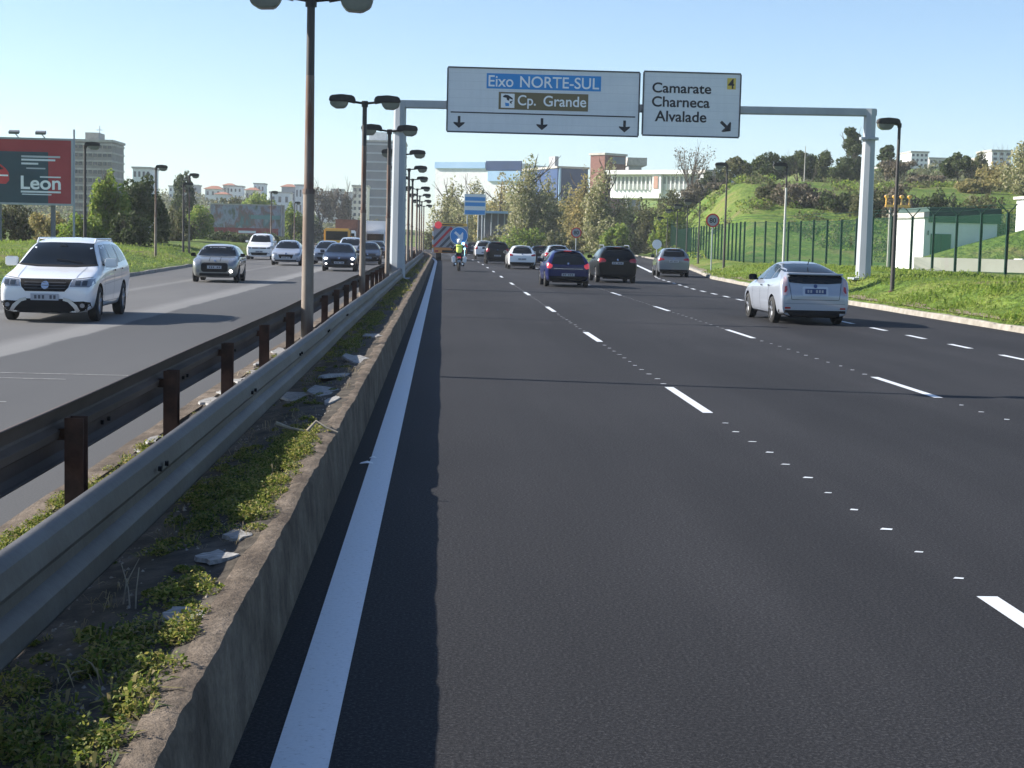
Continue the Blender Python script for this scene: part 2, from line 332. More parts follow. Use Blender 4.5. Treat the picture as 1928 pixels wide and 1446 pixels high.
def ribbon(name, xa, xb, y0, y1, z, mat, step=2., nx=2, parent=None, kind='structure'):
    yy = np.arange(y0, y1+.01, step); t = np.linspace(0, 1, nx)
    a = np.array([float(xa(y)) for y in yy]); b = np.array([float(xb(y)) for y in yy])
    X = a[:, None]*(1-t)+b[:, None]*t; Yg = np.repeat(yy[:, None], nx, 1)
    o = grid_obj(name, X, Yg, np.full_like(X, z), mat, parent, False)
    if kind and not parent: o['kind'] = kind
    return o
road = ribbon('road', lambda y: cx(y)-.78, mr_, -30, 420, 0, M['asphalt'])
road['label'] = 'fresh dark asphalt carriageway running away from the camera'
oldroad = ribbon('oncoming_road', lx, lambda y: cx(y)-2.3, -30, 420, 0, M['old_asphalt'])
oldroad['label'] = 'older grey patched carriageway with oncoming traffic'
slip = ribbon('slip_road', rx_, kx, 96, 300, .006, M['asphalt']); slip['label'] = 'slip road leaving the carriageway to the right'
# paint on the near road: markings are children of the road
def strip(mb, x0, x1, ya, yb, z=.004, step=2.):
    n = max(1, int(math.ceil((yb-ya)/step))); yy = np.linspace(ya, yb, n+1)
    vs = []
    for y in yy: c = float(cx(y)); vs += [(x0+c, y, z), (x1+c, y, z)]
    mb.add(vs, [(2*i, 2*i+1, 2*i+3, 2*i+2) for i in range(n)])
rng = random.Random(4)
mb = MB(); strip(mb, -.56, -.36, 2, 300); mb.build('edge_line', M['paint'], road)
def dashes(xl, y0, per, ln, wd, n, dots=True):
    mb = MB()
    for k in range(n):
        ya = y0+per*k; strip(mb, xl-wd/2, xl+wd/2, ya, ya+ln)
        if dots and ya < 60:
            yd = ya+ln+.45
            while yd < ya+per-.3:
                w_ = rng.uniform(.03, .05); h_ = rng.uniform(.035, .07); ox = rng.uniform(-.02, .02)+xl
                mb.add([(ox-w_, yd, .004), (ox+w_*.6, yd-.01, .004), (ox+w_, yd+h_*.6, .004), (ox-w_*.3, yd+h_, .004)], [(0, 1, 2, 3)]); yd += .76
    return mb.build('lane_line', M['paint'], road)
dashes(2.96, 5.25, 12.08, 3.05, .115, 24); dashes(6.26, 7.7, 11.95, 3.0, .115, 24)
mb = MB()
for k in range(60):
    ya = 18.1+2.92*k; xx = float(np.interp(ya, [0, 52, 65, 84, 105, 134, 165], [10.0, 10.1, 10.35, 11.4, 13.7, 16.2, 19.2]))
    x2 = float(np.interp(ya+1.25, [0, 52, 65, 84, 105, 134, 165], [10.0, 10.1, 10.35, 11.4, 13.7, 16.2, 19.2]))
    if ya < 96: mb.add([(xx-.065, ya, .004), (xx+.065, ya, .004), (x2+.065, ya+1.25, .004), (x2-.065, ya+1.25, .004)], [(0, 1, 2, 3)])
mb.build('exit_lane_line', M['paint'], road)
mb = MB(); yy = np.linspace(100, 220, 40)
mb.add([p for y in yy for p in ((float(rx_(y))+.15, y, .010), (float(rx_(y))+.4, y, .010))], [(2*i, 2*i+1, 2*i+3, 2*i+2) for i in range(39)])
mb.build('edge_line', M['paint'], slip)
mb = MB(); rng = random.Random(11)
for (ya, x0, x1) in ((19.9, -8.2, -4.6), (20.6, -8.6, -3.9), (17.2, -7, -4.6)):           # scuffed cross lines on the old road
    mb.add([(x0, ya, .004), (x1, ya-.15, .004), (x1, ya-.08, .004), (x0, ya+.07, .004)], [(0, 1, 2, 3)])
mb.build('scuffed_line', nmat('faded_paint', (.13, .13, .13), (.30, .30, .30), 12, .8), oldroad)
# gore between the main road and the slip road
mb = MB()
yy = np.arange(116, 300, 4.)
mb.sweep([(0, 0)], [])
vs = []
for y in yy:
    a = float(mr_(y))+.1; b = float(rx_(y))-.1; b = max(b, a+.05); vs += [(a, y, .02), (a+.1, y, .12), (b-.1 if b-a > .4 else a+.12, y, .14), (b, y, .02)]
mb.add(vs, [(4*i+j, 4*i+j+1, 4*i+j+5, 4*i+j+4) for i in range(len(yy)-1) for j in range(3)])
tag(mb.build('verge', M['grass']), 'grass gore between the carriageway and the slip road', kind='structure')
# right kerb, left kerb
def kerb(name, f, prof, y0, y1, mat, step, label, wob=.0, seed=0):
    mb = MB(); path = [(float(f(y))+wob*nz(0, y, .9, seed), y, wob*.8*nz(3, y, .8, seed+1)) for y in np.arange(y0, y1, step)]
    mb.sweep(prof, path); return tag(mb.build(name, mat), label, kind='structure')
kerb('kerb', kx, [(-.04, -.02), (-.02, .12), (.0, .145), (.30, .15), (.34, .05)], 15, 300, M['pale_kerb'], 1.5, 'pale stone kerb at the foot of the right grass bank', .03, 3)
kerb('kerb', lx, [(.04, -.02), (.02, .10), (.0, .12), (-.28, .125), (-.32, .02)], 20, 400, M['pale_kerb'], 1.5, 'low pale kerb along the left grass bank', .03, 5)
kerb('kerb', lambda y: cx(y)-2.3, [(-.06, -.02), (-.04, .24), (-.02, .27), (.14, .28), (.16, .2)], -5, 300, M['kerb'], .5, 'weathered kerb on the oncoming side of the median', .02, 7)
yy = np.concatenate([np.arange(2, 30, .09), np.arange(30, 300, 1.)]); mb = MB(); path = []
def kerb_top(y): return .43+.012*nz(0, y, .45, 9)+.008*nz(5, y, 2.2, 9)+.005*nz(2, y, 9, 9) - .03*max(0, 1-abs(y-11.7)/.25)
prof_n = 7; vs = []
for y in yy:
    c = float(cx(y)); e = .012*nz(1, y, 1.0, 4)+.009*nz(8, y, 5, 4)+.007*nz(6, y, 14, 4); z = kerb_top(y)
    fch = -.06*max(0, 1-abs(y-11.7)/.22)
    vs += [(c-.70, y, -.03), (c-.712, y, .08), (c-.72+e*.4, y, z*.55), (c-.732+e+fch*.5, y, z-.03), (c-.742+e+fch, y, z-.004),
           (c-.79+e*.3+fch, y, z+.004), (c-.85+.03*nz(4, y, 2, 4), y, z-.008), (c-.90, y, z-.1)]
n8 = 8; mb.add(vs, [(i*n8+j, i*n8+j+1, (i+1)*n8+j+1, (i+1)*n8+j) for i in range(len(yy)-1) for j in range(n8-1)])
tag(mb.build('kerb', M['kerb'], smooth=32), 'tall crumbling concrete kerb shading the white edge line', kind='structure')
# median soil
def soil_z(xr, y):
    z = float(np.interp(xr, [-2.25, -2.0, -1.5, -1.15, -.83], [.25, .28, .30, .37, .425]))
    return z+.03*nz(xr, y, 1.6, 6)*max(0, min(1, (-.78-xr)*4))+.015*nz(xr, y, 7, 6)*max(0, min(1, (-.78-xr)*5))
yy = np.concatenate([np.arange(2, 24, .08), np.arange(24, 60, .4), np.arange(60, 300, 2.)]); xr = np.linspace(-2.22, -.80, 26)
Xm = np.array([[x+float(cx(y)) for x in xr] for y in yy]); Ym = np.repeat(yy[:, None], 26, 1)
Zm = np.array([[soil_z(x, y) for x in xr] for y in yy])
tag(grid_obj('soil', Xm, Ym, Zm, M['soil']), 'dusty weedy soil of the median between the crash barriers', kind='structure')

# ------------------------------------------------------------------ crash barriers
WB = [(-.034, .170), (-.006, .164), (.020, .146), (.030, .134), (.036, .060), (.026, .044), (-.014, .020), (-.016, -.020), (.026, -.044), (.036, -.060), (.030, -.134), (.020, -.146), (-.006, -.164), (-.034, -.170)]
def guardrail(name, label, xr, zc, face, y0, y1, beam_mat, post_mat, posts, post_x, post_h, holes, wob, deep=1, tilt=.22):
    root = empty(name, (float(cx(y0))+xr, y0, .3), 0, label, 'guard rail')
    ox, oy, oz = root.location; mb = MB()
    yy = np.concatenate([np.arange(y0, 40, .5), np.arange(40, y1, 3.)])
    def cen(y): return (float(cx(y))+xr+wob*nz(0, y, .22, 31), zc+wob*1.3*nz(9, y, .16, 32))
    mb.sweep([((p[0]*deep-tilt*p[1])*face, p[1]) for p in WB], [(cen(y)[0]-ox, y-oy, cen(y)[1]-oz) for y in yy])
    beam = mb.build('beam', beam_mat, root, smooth=24)
    so = beam.modifiers.new('s', 'SOLIDIFY'); so.thickness = .006; so.offset = 0
    for y in posts:
        c = float(cx(y)); mb = MB(); zt = post_h[1]; zb = post_h[0]; px = c+post_x-ox
        mb.bb(px-.05, px+.05, y-oy-.058, y-oy-.050, zb-oz, zt-oz); mb.bb(px-.05, px+.05, y-oy+.050, y-oy+.058, zb-oz, zt-oz); mb.bb(px-.05*1, px-.042, y-oy-.0499, y-oy+.0499, zb-oz, zt-oz)
        p = mb.build('post', post_mat, root)
        mb = MB(); a = cen(y)[0]-ox; b = px
        mb.bb(min(a, b)-.0, max(a, b)-(.06 if face > 0 else 0), y-oy-.03, y-oy+.03, cen(y)[1]-oz-.03, cen(y)[1]-oz+.03); mb.build('bracket', post_mat, root)
    for y in holes:
        for dy in (-.10, .10):
            for dz in (-.088, .088):
                x_, z_ = cen(y+dy); mb = MB()
                mb.tube([(x_-ox+.024*face, y+dy-oy, z_-oz+dz), (x_-ox+.042*face, y+dy-oy, z_-oz+dz)], .014, 8); mb.build('bolt', M['trim'], root)
    return root
guardrail('guard_rail', 'grey zinc crash barrier nearest the white edge line, bolted beam', -1.44, .56, 1, 2.5, 250, M['galv'], M['rust'],
          [5.5+4*k for k in range(24)], -1.62, (.2, .62), [4.2, 8.2, 12.2, 16.2, 20.2, 24.2], .02, .8, .2)
guardrail('guard_rail', 'dark rusty brown crash barrier facing the oncoming road, on heavy posts', -2.04, .755, -1, 2.5, 250, M['rust_rail'], M['rust'],
          [8.6+3.03*k for k in range(40)], -1.945, (.15, .845), [7, 10, 13.1, 16.1], .02)

# ------------------------------------------------------------------ median: stones, twigs, weeds
rng = random.Random(21)
def shard(rx, ry, h, seed):
    r = random.Random(seed); n = r.randint(11, 16); mb = MB(); a0 = r.random()*6
    ring = [(rx*math.cos(a0+2*PI*i/n)*r.uniform(.6, 1.2), ry*math.sin(a0+2*PI*i/n)*r.uniform(.6, 1.2)) for i in range(n)]
    vs = [(x, y, -.012) for x, y in ring]+[(x*.95, y*.95, h*r.uniform(.7, 1.1)) for x, y in ring]
    mb.add(vs, [tuple(range(n-1, -1, -1)), tuple(range(n, 2*n))]+[(i, (i+1) % n, (i+1) % n+n, i+n) for i in range(n)]); return mb
stones = [(345, 1192, .09, .13), (408, 1080, .08, .11), (446, 1038, .06, .10), (380, 1125, .06, .07), (610, 748, .16, .55), (640, 715, .15, .5), (672, 690, .16, .45), (630, 770, .05, .3),
          (560, 745, .2, .5), (700, 640, .14, .5), (290, 815, .10, .30), (390, 745, .13, .30), (430, 705, .14, .4), (475, 675, .10, .4), (500, 655, .12, .5), (355, 790, .07, .18), (265, 830, .10, .12), (410, 728, .08, .2), (330, 798, .05, .16), (455, 690, .08, .25)]
SG = 'pale stone slabs broken in the median soil'
SL = ['ridged pale stone slab lying nearest the camera beside the tall kerb', 'pale ridged stone slab in front of the shaded soil, second from the camera', 'small pale stone slab touching the kerb, third from the camera', 'low grey stone slab beside the ridged pale ones, half in barrier shade',
      'wide bluish stone slab in shade below the zinc barrier', 'bluish slab in barrier shade behind the wide one', 'far bluish slab in shade where the kerb edge is chipped', 'thin sunlit stone sliver along the chipped kerb',
      'broad dark slab half hidden under the zinc barrier', 'grey slab in barrier shade near the lamp post foot', 'sunlit white stone between two rusty posts, nearest pair', 'sunlit white stone slab before the second rusty post', 'sunlit white rubble slab beside the third rusty post', 'sunlit pale stone behind the third rusty post',
      'sunlit pale slab near the rusted lamp post foot', 'small white stone by the second rusty post', 'flat pale stone among yellow weeds', 'small bright stone between barrier posts two and three', 'tiny white stone under the rusty barrier', 'small pale stone in a row beside the third post']
for (u, v, a, b), lab in zip(stones, SL):
    p = PZ(u, v, .34); xr_ = max(-2.1, min(-.93, p.x-float(cx(p.y)))); a = min(a, .14)
    o = shard(a*1.1, b*1.1, .009, u+v).build('stone_slab', M['stone'], loc=(xr_, p.y, soil_z(xr_, p.y)+.006)); o.rotation_euler = (rng.uniform(-.06, .06), rng.uniform(-.08, .08), rng.uniform(-.3, .3))
    tag(o, lab, 'stone', SG)
def branch(pts, r, label, name='twig', cat='twig', group=None):
    mb = MB(); mb.tube(pts, [r*(1-.6*i/(len(pts)-1)) for i in range(len(pts))], 6)
    return tag(mb.build(name, M['twig'], smooth=True), label, cat, group)
b0 = PZ(600, 812, .46)
branch([b0+Vector(v) for v in ((-.30, -.06, .06), (-.2, -.02, .02), (-.1, .0, .0))], .016, 'pale broken stick end poking from weeds by the chipped kerb')
branch([b0+Vector(v) for v in ((-.08, 0, 0), (-.02, .02, .07), (.05, 0, .03), (.14, -.04, 0))], .014, 'bent dry branch lying across the chipped kerb top')
for k, (u, v) in enumerate(((245, 1150), (255, 1160), (232, 1140))):
    p = PZ(u, v, .34); branch([p, p+Vector((.01*k-.01, .01, .09)), p+Vector((.05*k-.04, .02, .19))], .004, ['thin dead stalk leaning right under the zinc barrier', 'thin upright dead stalk under the zinc barrier', 'thin dead stalk leaning left under the zinc barrier'][k], 'dead_stalk', 'stalk', 'dead stalks under the barrier')
# litter on the edge line
for (u, v, s, lab) in ((690, 874, .055, 'white crumpled scrap of paper on the white edge line'), (702, 864, .03, 'tiny white scrap above the crumpled paper on the line')):
    p = PZ(u, v, .0); mb = MB(); r = random.Random(u)
    mb.add([(-s, -s*.5, .004), (s*.2, -s*.6, .012), (s, -s*.4, .006), (s*.9, s*.6, .010), (s*.1, s*.5, .022), (-s*.8, s*.55, .008)], [(0, 1, 4, 5), (1, 2, 3, 4)])
    tag(mb.build('paper_scrap', M['white'], loc=(p.x, p.y, .003)), lab, 'litter', 'paper scraps on the edge line')
# weeds: rosettes of pointed bent blades plus mats of tiny leaves
nr = np.random.default_rng(8)
def weeds(centres, nblade, ln, wd, zf, spread=.02):
    out = []
    for (x, y, s) in centres:
        k = max(3, int(nblade*nr.uniform(.6, 1.3))); a = nr.uniform(0, 2*PI, k); L = ln*s*nr.uniform(.4, 1.3, k); e = nr.uniform(.3, 1.4, k)
        bx = x+nr.normal(0, spread*s, k); by = y+nr.normal(0, spread*s, k); bz = zf(x, y)
        for j in range(k):
            d = np.array([math.cos(a[j])*math.cos(e[j]), math.sin(a[j])*math.cos(e[j]), math.sin(e[j])]); sd = np.array([-math.sin(a[j]), math.cos(a[j]), .2*math.sin(3*a[j])])*wd*s*nr.uniform(.5, 1.4)
            p0 = np.array([bx[j], by[j], bz-.005]); p1 = p0+d*L[j]*.55; p2 = p1+(d*np.array([1, 1, .15])-np.array([0, 0, nr.uniform(.0, .45)]))*L[j]*.6
            out.append([p0-sd*.35, p0+sd*.35, p1+sd, p1-sd]); out.append([p1-sd, p1+sd, p2+sd*.04, p2-sd*.04])
    return np.array(out)
def leaf_mat(centres, n, size, zf):                                 # creeping mats: tiny leaves over a low mound
    out = []
    for (x, y, r_, h_) in centres:
        m_ = int(n*nr.uniform(.7, 1.3)); a = nr.uniform(0, 2*PI, m_); rr_ = np.sqrt(nr.random(m_))*r_
        px = x+rr_*np.cos(a); py = y+rr_*np.sin(a)*1.3; pz = zf(x, y)+h_*(1-(rr_/r_)**2)*nr.uniform(.2, 1.1, m_)+.004
        for i in range(m_):
            t = nr.normal(size=3)*np.array([1, 1, .55]); t /= np.linalg.norm(t); s_ = np.cross(t, nr.normal(size=3)*np.array([.6, .6, 1.])); s_ /= np.linalg.norm(s_)
            L = size*nr.uniform(.5, 1.5); c = np.array([px[i], py[i], pz[i]]); out.append([c-t*L*.5, c+s_*L*.28, c+t*L*.5, c-s_*L*.28])
    return np.array(out)
cent = []; mats = []
def cluster(u, v, n, sx, sy, s0, s1, zz=.38, kind='both'):
    p = PZ(u, v, zz)
    for _ in range(n):
        x = p.x+nr.normal(0, sx); y = p.y+nr.normal(0, sy); xr_ = x-float(cx(y))
        if -2.18 < xr_ < -.85:
            if kind == 'mat' or (kind == 'both' and nr.random() < .5): mats.append((x, y, nr.uniform(.04, .10), nr.uniform(.02, .07)*s1))
            else: cent.append((x, y, nr.uniform(s0, s1)))
cluster(520, 880, 90, .07, .8, .5, 1.0, kind='mat'); cluster(470, 960, 50, .07, .5, .6, 1.1, kind='mat'); cluster(555, 845, 44, .06, .5, .5, .9, kind='mat'); cluster(430, 900, 90, .12, .8, .5, 1.0); cluster(380, 960, 40, .1, .5, .5, 1.0)
cluster(180, 1260, 14, .09, .10, .8, 1.5); cluster(260, 1200, 12, .08, .10, .7, 1.4); cluster(150, 1390, 26, .12, .16, .8, 1.4); cluster(240, 1350, 14, .08, .12, .6, 1.2); cluster(60, 1400, 16, .12, .2, .8, 1.6)
cluster(40, 1310, 10, .1, .2, .9, 1.6); cluster(310, 1240, 16, .05, .2, .5, .9, kind='mat'); cluster(345, 1120, 12, .05, .12, .6, 1.1, kind='mat'); cluster(60, 960, 120, .14, 1.0, .6, 1.1); cluster(170, 900, 80, .14, .8, .6, 1.1); cluster(250, 850, 40, .12, .8, .6, 1.0); cluster(0, 1010, 60, .14, .5, .6, 1.2)
cluster(330, 800, 20, .1, .6, .6, 1.0); cluster(700, 600, 90, .12, 2.2, .8, 1.5); cluster(740, 555, 110, .14, 4, .8, 1.6); cluster(660, 640, 50, .1, 1.3, .8, 1.2); cluster(650, 660, 30, .12, 1, .8, 1.2); cluster(770, 510, 200, .3, 16, 1, 1.9); cluster(480, 670, 14, .1, .7, .7, 1.1); cluster(770, 510, 160, .4, 28, 1, 2)
for _ in range(260):
    y = 3.6+nr.random()**1.6*26; x = nr.uniform(-2.15, -.96)
    if nz(x*1.4, y, 1.1, 15) > -.05: cent.append((x, y, nr.uniform(.25, .7)))
for _ in range(170):
    y = 3.6+nr.random()**1.6*20; mats.append((nr.uniform(-2.15, -.93), y, nr.uniform(.02, .06), .02))
zfm = lambda x, y: soil_z(min(-.82, x-float(cx(y))), y)
W1 = weeds(cent, 16, .085, .0050, zfm); W2 = leaf_mat(mats, 170, .0155, zfm)
tag(quads_obj('weeds', np.concatenate([W1, W2]), M['leaf_weed']), 'low green and yellowing weeds growing along the median', kind='stuff')
dry = []
for _ in range(420):
    y = 3.5+nr.random()**1.5*20; x = nr.uniform(-2.15, -.88)
    if nz(x*1.7, y*1.3, 1.3, 19) > .0: dry.append((x, y, nr.uniform(.5, 1.3)))
tag(quads_obj('dry_grass', weeds(dry, 9, .11, .0022, zfm, .03), leafmat('straw_blades', [(.16, .13, .08), (.28, .23, .14), (.40, .34, .22)], .3)), 'thin straw-coloured dry grass stalks along the median', kind='stuff')
# dry clods and pebbles among them
cl = []
for _ in range(1500):
    y = 3.4+nr.random()**1.7*18; x = nr.uniform(-2.2, -.9); cl.append((x, y, zfm(x, y), nr.uniform(.003, .014)))
mbp = MB()
for (x, y, z, r_) in cl:
    k = [r_*nr.uniform(.6, 1.3) for _ in range(6)]
    mbp.add([(x+k[0], y, z), (x, y+k[1], z), (x-k[2], y, z), (x, y-k[3], z), (x, y, z+k[4])], [(0, 1, 4), (1, 2, 4), (2, 3, 4), (3, 0, 4)])
tag(mbp.build('gravel', nmat('pebbles', (.10, .085, .07), (.34, .31, .27), 30, .9)), 'loose pebbles and clods on the median soil', kind='stuff')
# grass blades on the two banks
pts = []
for _ in range(9000):
    y = 36+nr.random()**1.5*62; d = nr.random()**1.3*8+.3; pts.append((float(kx(y))+d, y, nr.uniform(.6, 1.7)*(1.5 if nz(d, y, .45, 12) > .12 else .75)))
for _ in range(5000):
    y = 52+nr.random()**1.3*62; d = nr.random()*9+.3; pts.append((float(lx(y))-d, y, nr.uniform(.7, 1.6)*(1.4 if nz(d, y, .4, 13) > .1 else .8)))
tag(quads_obj('grass', weeds(pts, 6, .13, .012, land, .12), M['leaf_grass']), 'long green grass on the banks beside the road', kind='stuff')
# loose grit on the asphalt close to the camera and along the kerb foot

mb = MB(); vs = []; yy = np.arange(34, 130, .5)                        # bare dry strip where the bank meets the right kerb
for y in yy:
    k = float(kx(y)); w_ = .30+.30*nz(1, y, .5, 41)+.16*nz(2, y, 2.1, 42)
    for d in (.30, .30+max(.04, w_)*.5, .30+max(.06, w_)): vs.append((k+d, y, land(k+d, y)+.03 if d < .31 else land(k+d, y)+.022))
mb.add(vs, [(3*i+j, 3*i+j+1, 3*i+j+4, 3*i+j+3) for i in range(len(yy)-1) for j in range(2)])
tag(mb.build('soil', nmat('dry_verge_soil', (.13, .105, .06), (.20, .17, .11), 4, .95, bump=.8, bs=20), smooth=True), 'bare dry soil strip behind the right kerb', kind='structure')

# ------------------------------------------------------------------ street lamps
def lamp_head(root, x, z, sgn, s=1.0, dim=1.0, deep=True):          # hood + bowl, sgn = direction it points along x
    h = MB(); L = .62*s
    prof = [(0, -.07), (0, .06), (.06, .125), (.34, .15), (.60, .12), (.645, .05), (.645, -.03), (.2, -.03)]
    hood_ = MB(); hood_.prism([(sgn*p[0]*s+x, p[1]*s+z) for p in prof], -.13*s, .13*s)
    o = hood_.build('lamp_hood', M['hood'], root, bevel=.02*s)
    b = MB(); pr = [(.17, -.032), (.20, -.11), (.27, -.19), (.48, -.20), (.60, -.13), (.635, -.032)]
    b.prism([(sgn*p[0]*s+x, p[1]*s+z) for p in pr], -.115*s, .115*s); b.build('lamp_bowl', M['bowl'], root, bevel=.015*s)
def street_lamp(base, H, r0, r1, arms, label, group, s=1.0, polem='pole', split=.78, azim=0, arm=.22):
    root = empty('street_lamp', base, azim, label, 'street lamp', group)
    mb = MB(); mb.tube([(0, 0, -.15), (0, 0, .0), (0, 0, H*.455)], [r0, r0, r0*.87], 12)
    mb.build('pole', M['pale_stained' if polem == 'pole' else polem], root, smooth=True)
    mb = MB(); mb.tube([(0, 0, H*.456), (0, 0, H*split)], [r0*.78, r1*1.1], 12); mb.build('upper_pole', M[polem], root, smooth=True)
    mb = MB(); mb.tube([(0, 0, H*split), (0, 0, H)], [r1*1.08, r1], 12); mb.build('pole_top', M['pole_top'], root, smooth=True)
    mb = MB(); mb.tube([(0, 0, H*.448), (0, 0, H*.462)], r0*.98, 12); mb.build('collar', M[polem], root)
    mb = MB(); mb.tube([(0, 0, -.02), (0, 0, .04)], [r0*1.7, r0*1.7], 8); mb.build('base_plate', M['rust'], root)
    mb = MB()
    for sg in arms: mb.tube([(0, 0, H-.06), (sg*(arm+.08), 0, H-.02)], .028, 8)
    mb.tube([(0, 0, H-.14), (0, 0, H)], r1*1.45, 10)
    mb.build('bracket', M['hood'], root)
    for sg in arms: lamp_head(root, sg*arm, H+.0, sg, s)
    return root
LG = 'twin-headed lamps along the median'
ML = [(580, 21.6, 5.0, 'tall rusty twin-headed street lamp nearest the camera, heads cut by the picture top'), (683, 37.9, 5.0, 'second twin-headed street lamp along the median, dark pole, left of the gantry'),
      (730, 47.6, 5.0, 'third twin-headed street lamp on the median, just before the gantry post'), (757, 60.8, 5.0, 'twin-headed street lamp half hidden right behind the grey gantry post'),
      (768, 74, 5.0, 'fifth twin-headed median lamp, its heads just right of the gantry post'), (775, 87, 5.0, 'sixth twin-headed median lamp behind the gantry'), (784, 104, 5.0, 'seventh twin-headed median lamp, far beyond the gantry'),
      (789, 121, 5.0, 'eighth twin-headed median lamp in the far row'), (793, 140, 5.0, 'last but one small twin-headed lamp in the far median row'), (797, 160, 5.0, 'farthest tiny twin-headed lamp beside the orange truck')]
for i, (u, Y, H, lab) in enumerate(ML):
    x = P(u, 450 if i else 470, Y).x
    street_lamp((x, Y, .28), H-.28, .085 if i == 0 else .075, .052, (-1, 1), lab, LG, .95, azim=0 if i else .05)
RG = 'single-headed lamps along the right bank'
for i, (u, vt, Y, zb, pm, lab) in enumerate([(1687, 232, 52, None, 'pole_top', 'dark single-headed street lamp on the grass right of the gantry post'), (1476, 312, 84, None, 'pale_pole', 'pale single-headed street lamp on the grass behind the silver car'),
      (1364, 311, 97, None, 'pole_top', 'dark single-headed lamp beside the round speed sign'), (1313, 380, 128, None, 'pole_top', 'first lamp of the far slip road row, left of the speed sign'),
      (1290, 388, 147, None, 'pole_top', 'second lamp of the far slip road row'), (1271, 397, 166, None, 'pole_top', 'third lamp of the far slip road row'), (1252, 411, 192, None, 'pole_top', 'fourth lamp of the far slip road row'), (1238, 428, 225, None, 'pole_top', 'smallest farthest lamp of the slip road row')]):
    if pm == 'pale_pole' and pm not in M: M[pm] = nmat('pale_pole_paint', (.42, .42, .40), (.5, .49, .46), 3, .6)
    p = P(u, vt+150, Y); z = land(p.x, Y) if p.x > float(kx(Y)) else .1; H = P(u, vt, Y).z-z
    street_lamp((p.x, Y, z), H, .075, .05, (-1,), lab, RG, 1.15 if i < 3 else 1.3, pm, arm=.0 if i < 3 else .45)
GG = 'single-headed lamps along the left bank'
for i, (u, vt, Y, lab) in enumerate([(160, 273, 68, 'dark single-headed lamp between the red billboard and the bushy green tree'), (293, 315, 86, 'pale single-headed lamp at the left kerb before the dark bushes'), (345, 347, 103, 'dark thin lamp behind the left kerb, third from the billboard'),
      (356, 330, 103, 'grey lamp just right of the thin dark one, fourth from the billboard'), (510, 362, 150, 'pale lamp standing before the far poster billboard'), (554, 382, 165, 'thin pale lamp right of the far poster billboard')]):
    p = P(u, 460, Y); z = land(p.x, Y) if p.x < float(lx(Y)) else .1; H = P(u, vt, Y).z-z
    if 'pale_pole' not in M: M['pale_pole'] = nmat('pale_pole_paint', (.42, .42, .40), (.5, .49, .46), 3, .6)
    street_lamp((p.x, Y, z), H, .075, .05, (1,), lab, GG, .95, 'pole_top' if i in (0, 2) else 'pole', arm=.0)

# ------------------------------------------------------------------ sign gantry
GY = 58.0
xl_ = P(749, 450, GY).x; xr_ = P(1627, 470, GY).x; zl = P(750, 196, GY).z; zr = P(1640, 212, GY).z; zb = land(xr_, GY)
root = empty('sign_gantry', (xl_, GY, .28), 0, 'grey steel gantry carrying the overhead signs across the road', 'gantry')
def rel(x, y, z): return (x-xl_, y-GY, z-.28)
for (x, z0, zt) in ((xl_, .2, zl), (xr_, zb-.2, zr)):
    mb = MB(); n = 8
    path = [rel(x, GY, z0), rel(x, GY, zt-.95)]
    mb.tube(path, [.29, .235], 8); mb.build('post', M['grey_steel'], root)
    mb = MB(); mb.tube([rel(x, GY, zt-.95), rel(x, GY, zt+.12)], .225, 8); mb.build('post_head', M['grey_steel'], root)
    mb = MB(); mb.tube([rel(x, GY, zt-.99), rel(x, GY, zt-.90)], .36, 10); mb.build('flange', M['grey_steel'], root)
    mb = MB(); mb.bb(x-xl_-.45, x-xl_+.45, -.45, .45, (z0-.28)+.1, (z0-.28)+.17); mb.build('base_plate', M['grey_steel'], root)
mb = MB(); a = Vector(rel(xl_-.1, GY+.0, zl)); b = Vector(rel(xr_+.22, GY, zr)); mid = (a+b)/2; d = b-a
mb.box(mid, (d.length, .30, .28), ry=-math.atan2(d.z, d.x)); mb.build('beam', M['grey_steel'], root, bevel=.03)

def overhead_sign(name, label, tl, tr, bl, br, fill):
    Y_ = GY-.26; p = [P(*q_, Y_) for q_ in (tl, tr, bl, br)]
    x0 = (p[0].x+p[2].x)/2; x1 = (p[1].x+p[3].x)/2; z1 = (p[0].z+p[1].z)/2; z0 = (p[2].z+p[3].z)/2; W = x1-x0; H = z1-z0
    root = empty(name, (x0, Y_, z0), 0, label, 'road sign', 'overhead signs on the gantry')
    mb = MB(); mb.bb(0, W, -.0, .05, 0, H); mb.build('panel', M['sign_face'], root)
    mb = MB(); t = .05
    mb.bb(-.02, W+.02, -.02, .06, H, H+t); mb.bb(-.02, W+.02, -.02, .06, -t, 0); mb.bb(-t, 0, -.02, .06, -.0, H); mb.bb(W, W+t, -.02, .06, 0, H); mb.build('frame', M['frame_dark'], root)
    mb = MB()
    for fx in (.2, .8): mb.bb(W*fx-.06, W*fx+.06, .06, .14, .1, H-.1)
    mb.build('bracket', M['grey_steel'], root)
    fill(root, W, H); return root
def flat(name, poly, mat, root, y=-.004, th=.003):
    mb = MB(); mb.prism(poly, y-th, y); return mb.build(name, mat, root)
def rect(x0, x1, z0, z1): return [(x0, z0), (x1, z0), (x1, z1), (x0, z1)]
def arrow(cx_, cz, s, ang):
    pts = [(-.22, 1), (.22, 1), (.22, -.08), (.95, .0), (.90, -.25), (0, -1), (-.90, -.25), (-.95, .0), (-.22, -.08)]
    c, s_ = math.cos(ang), math.sin(ang); return [(cx_+s*(x*c-z*s_), cz+s*(x*s_+z*c)) for x, z in pts]
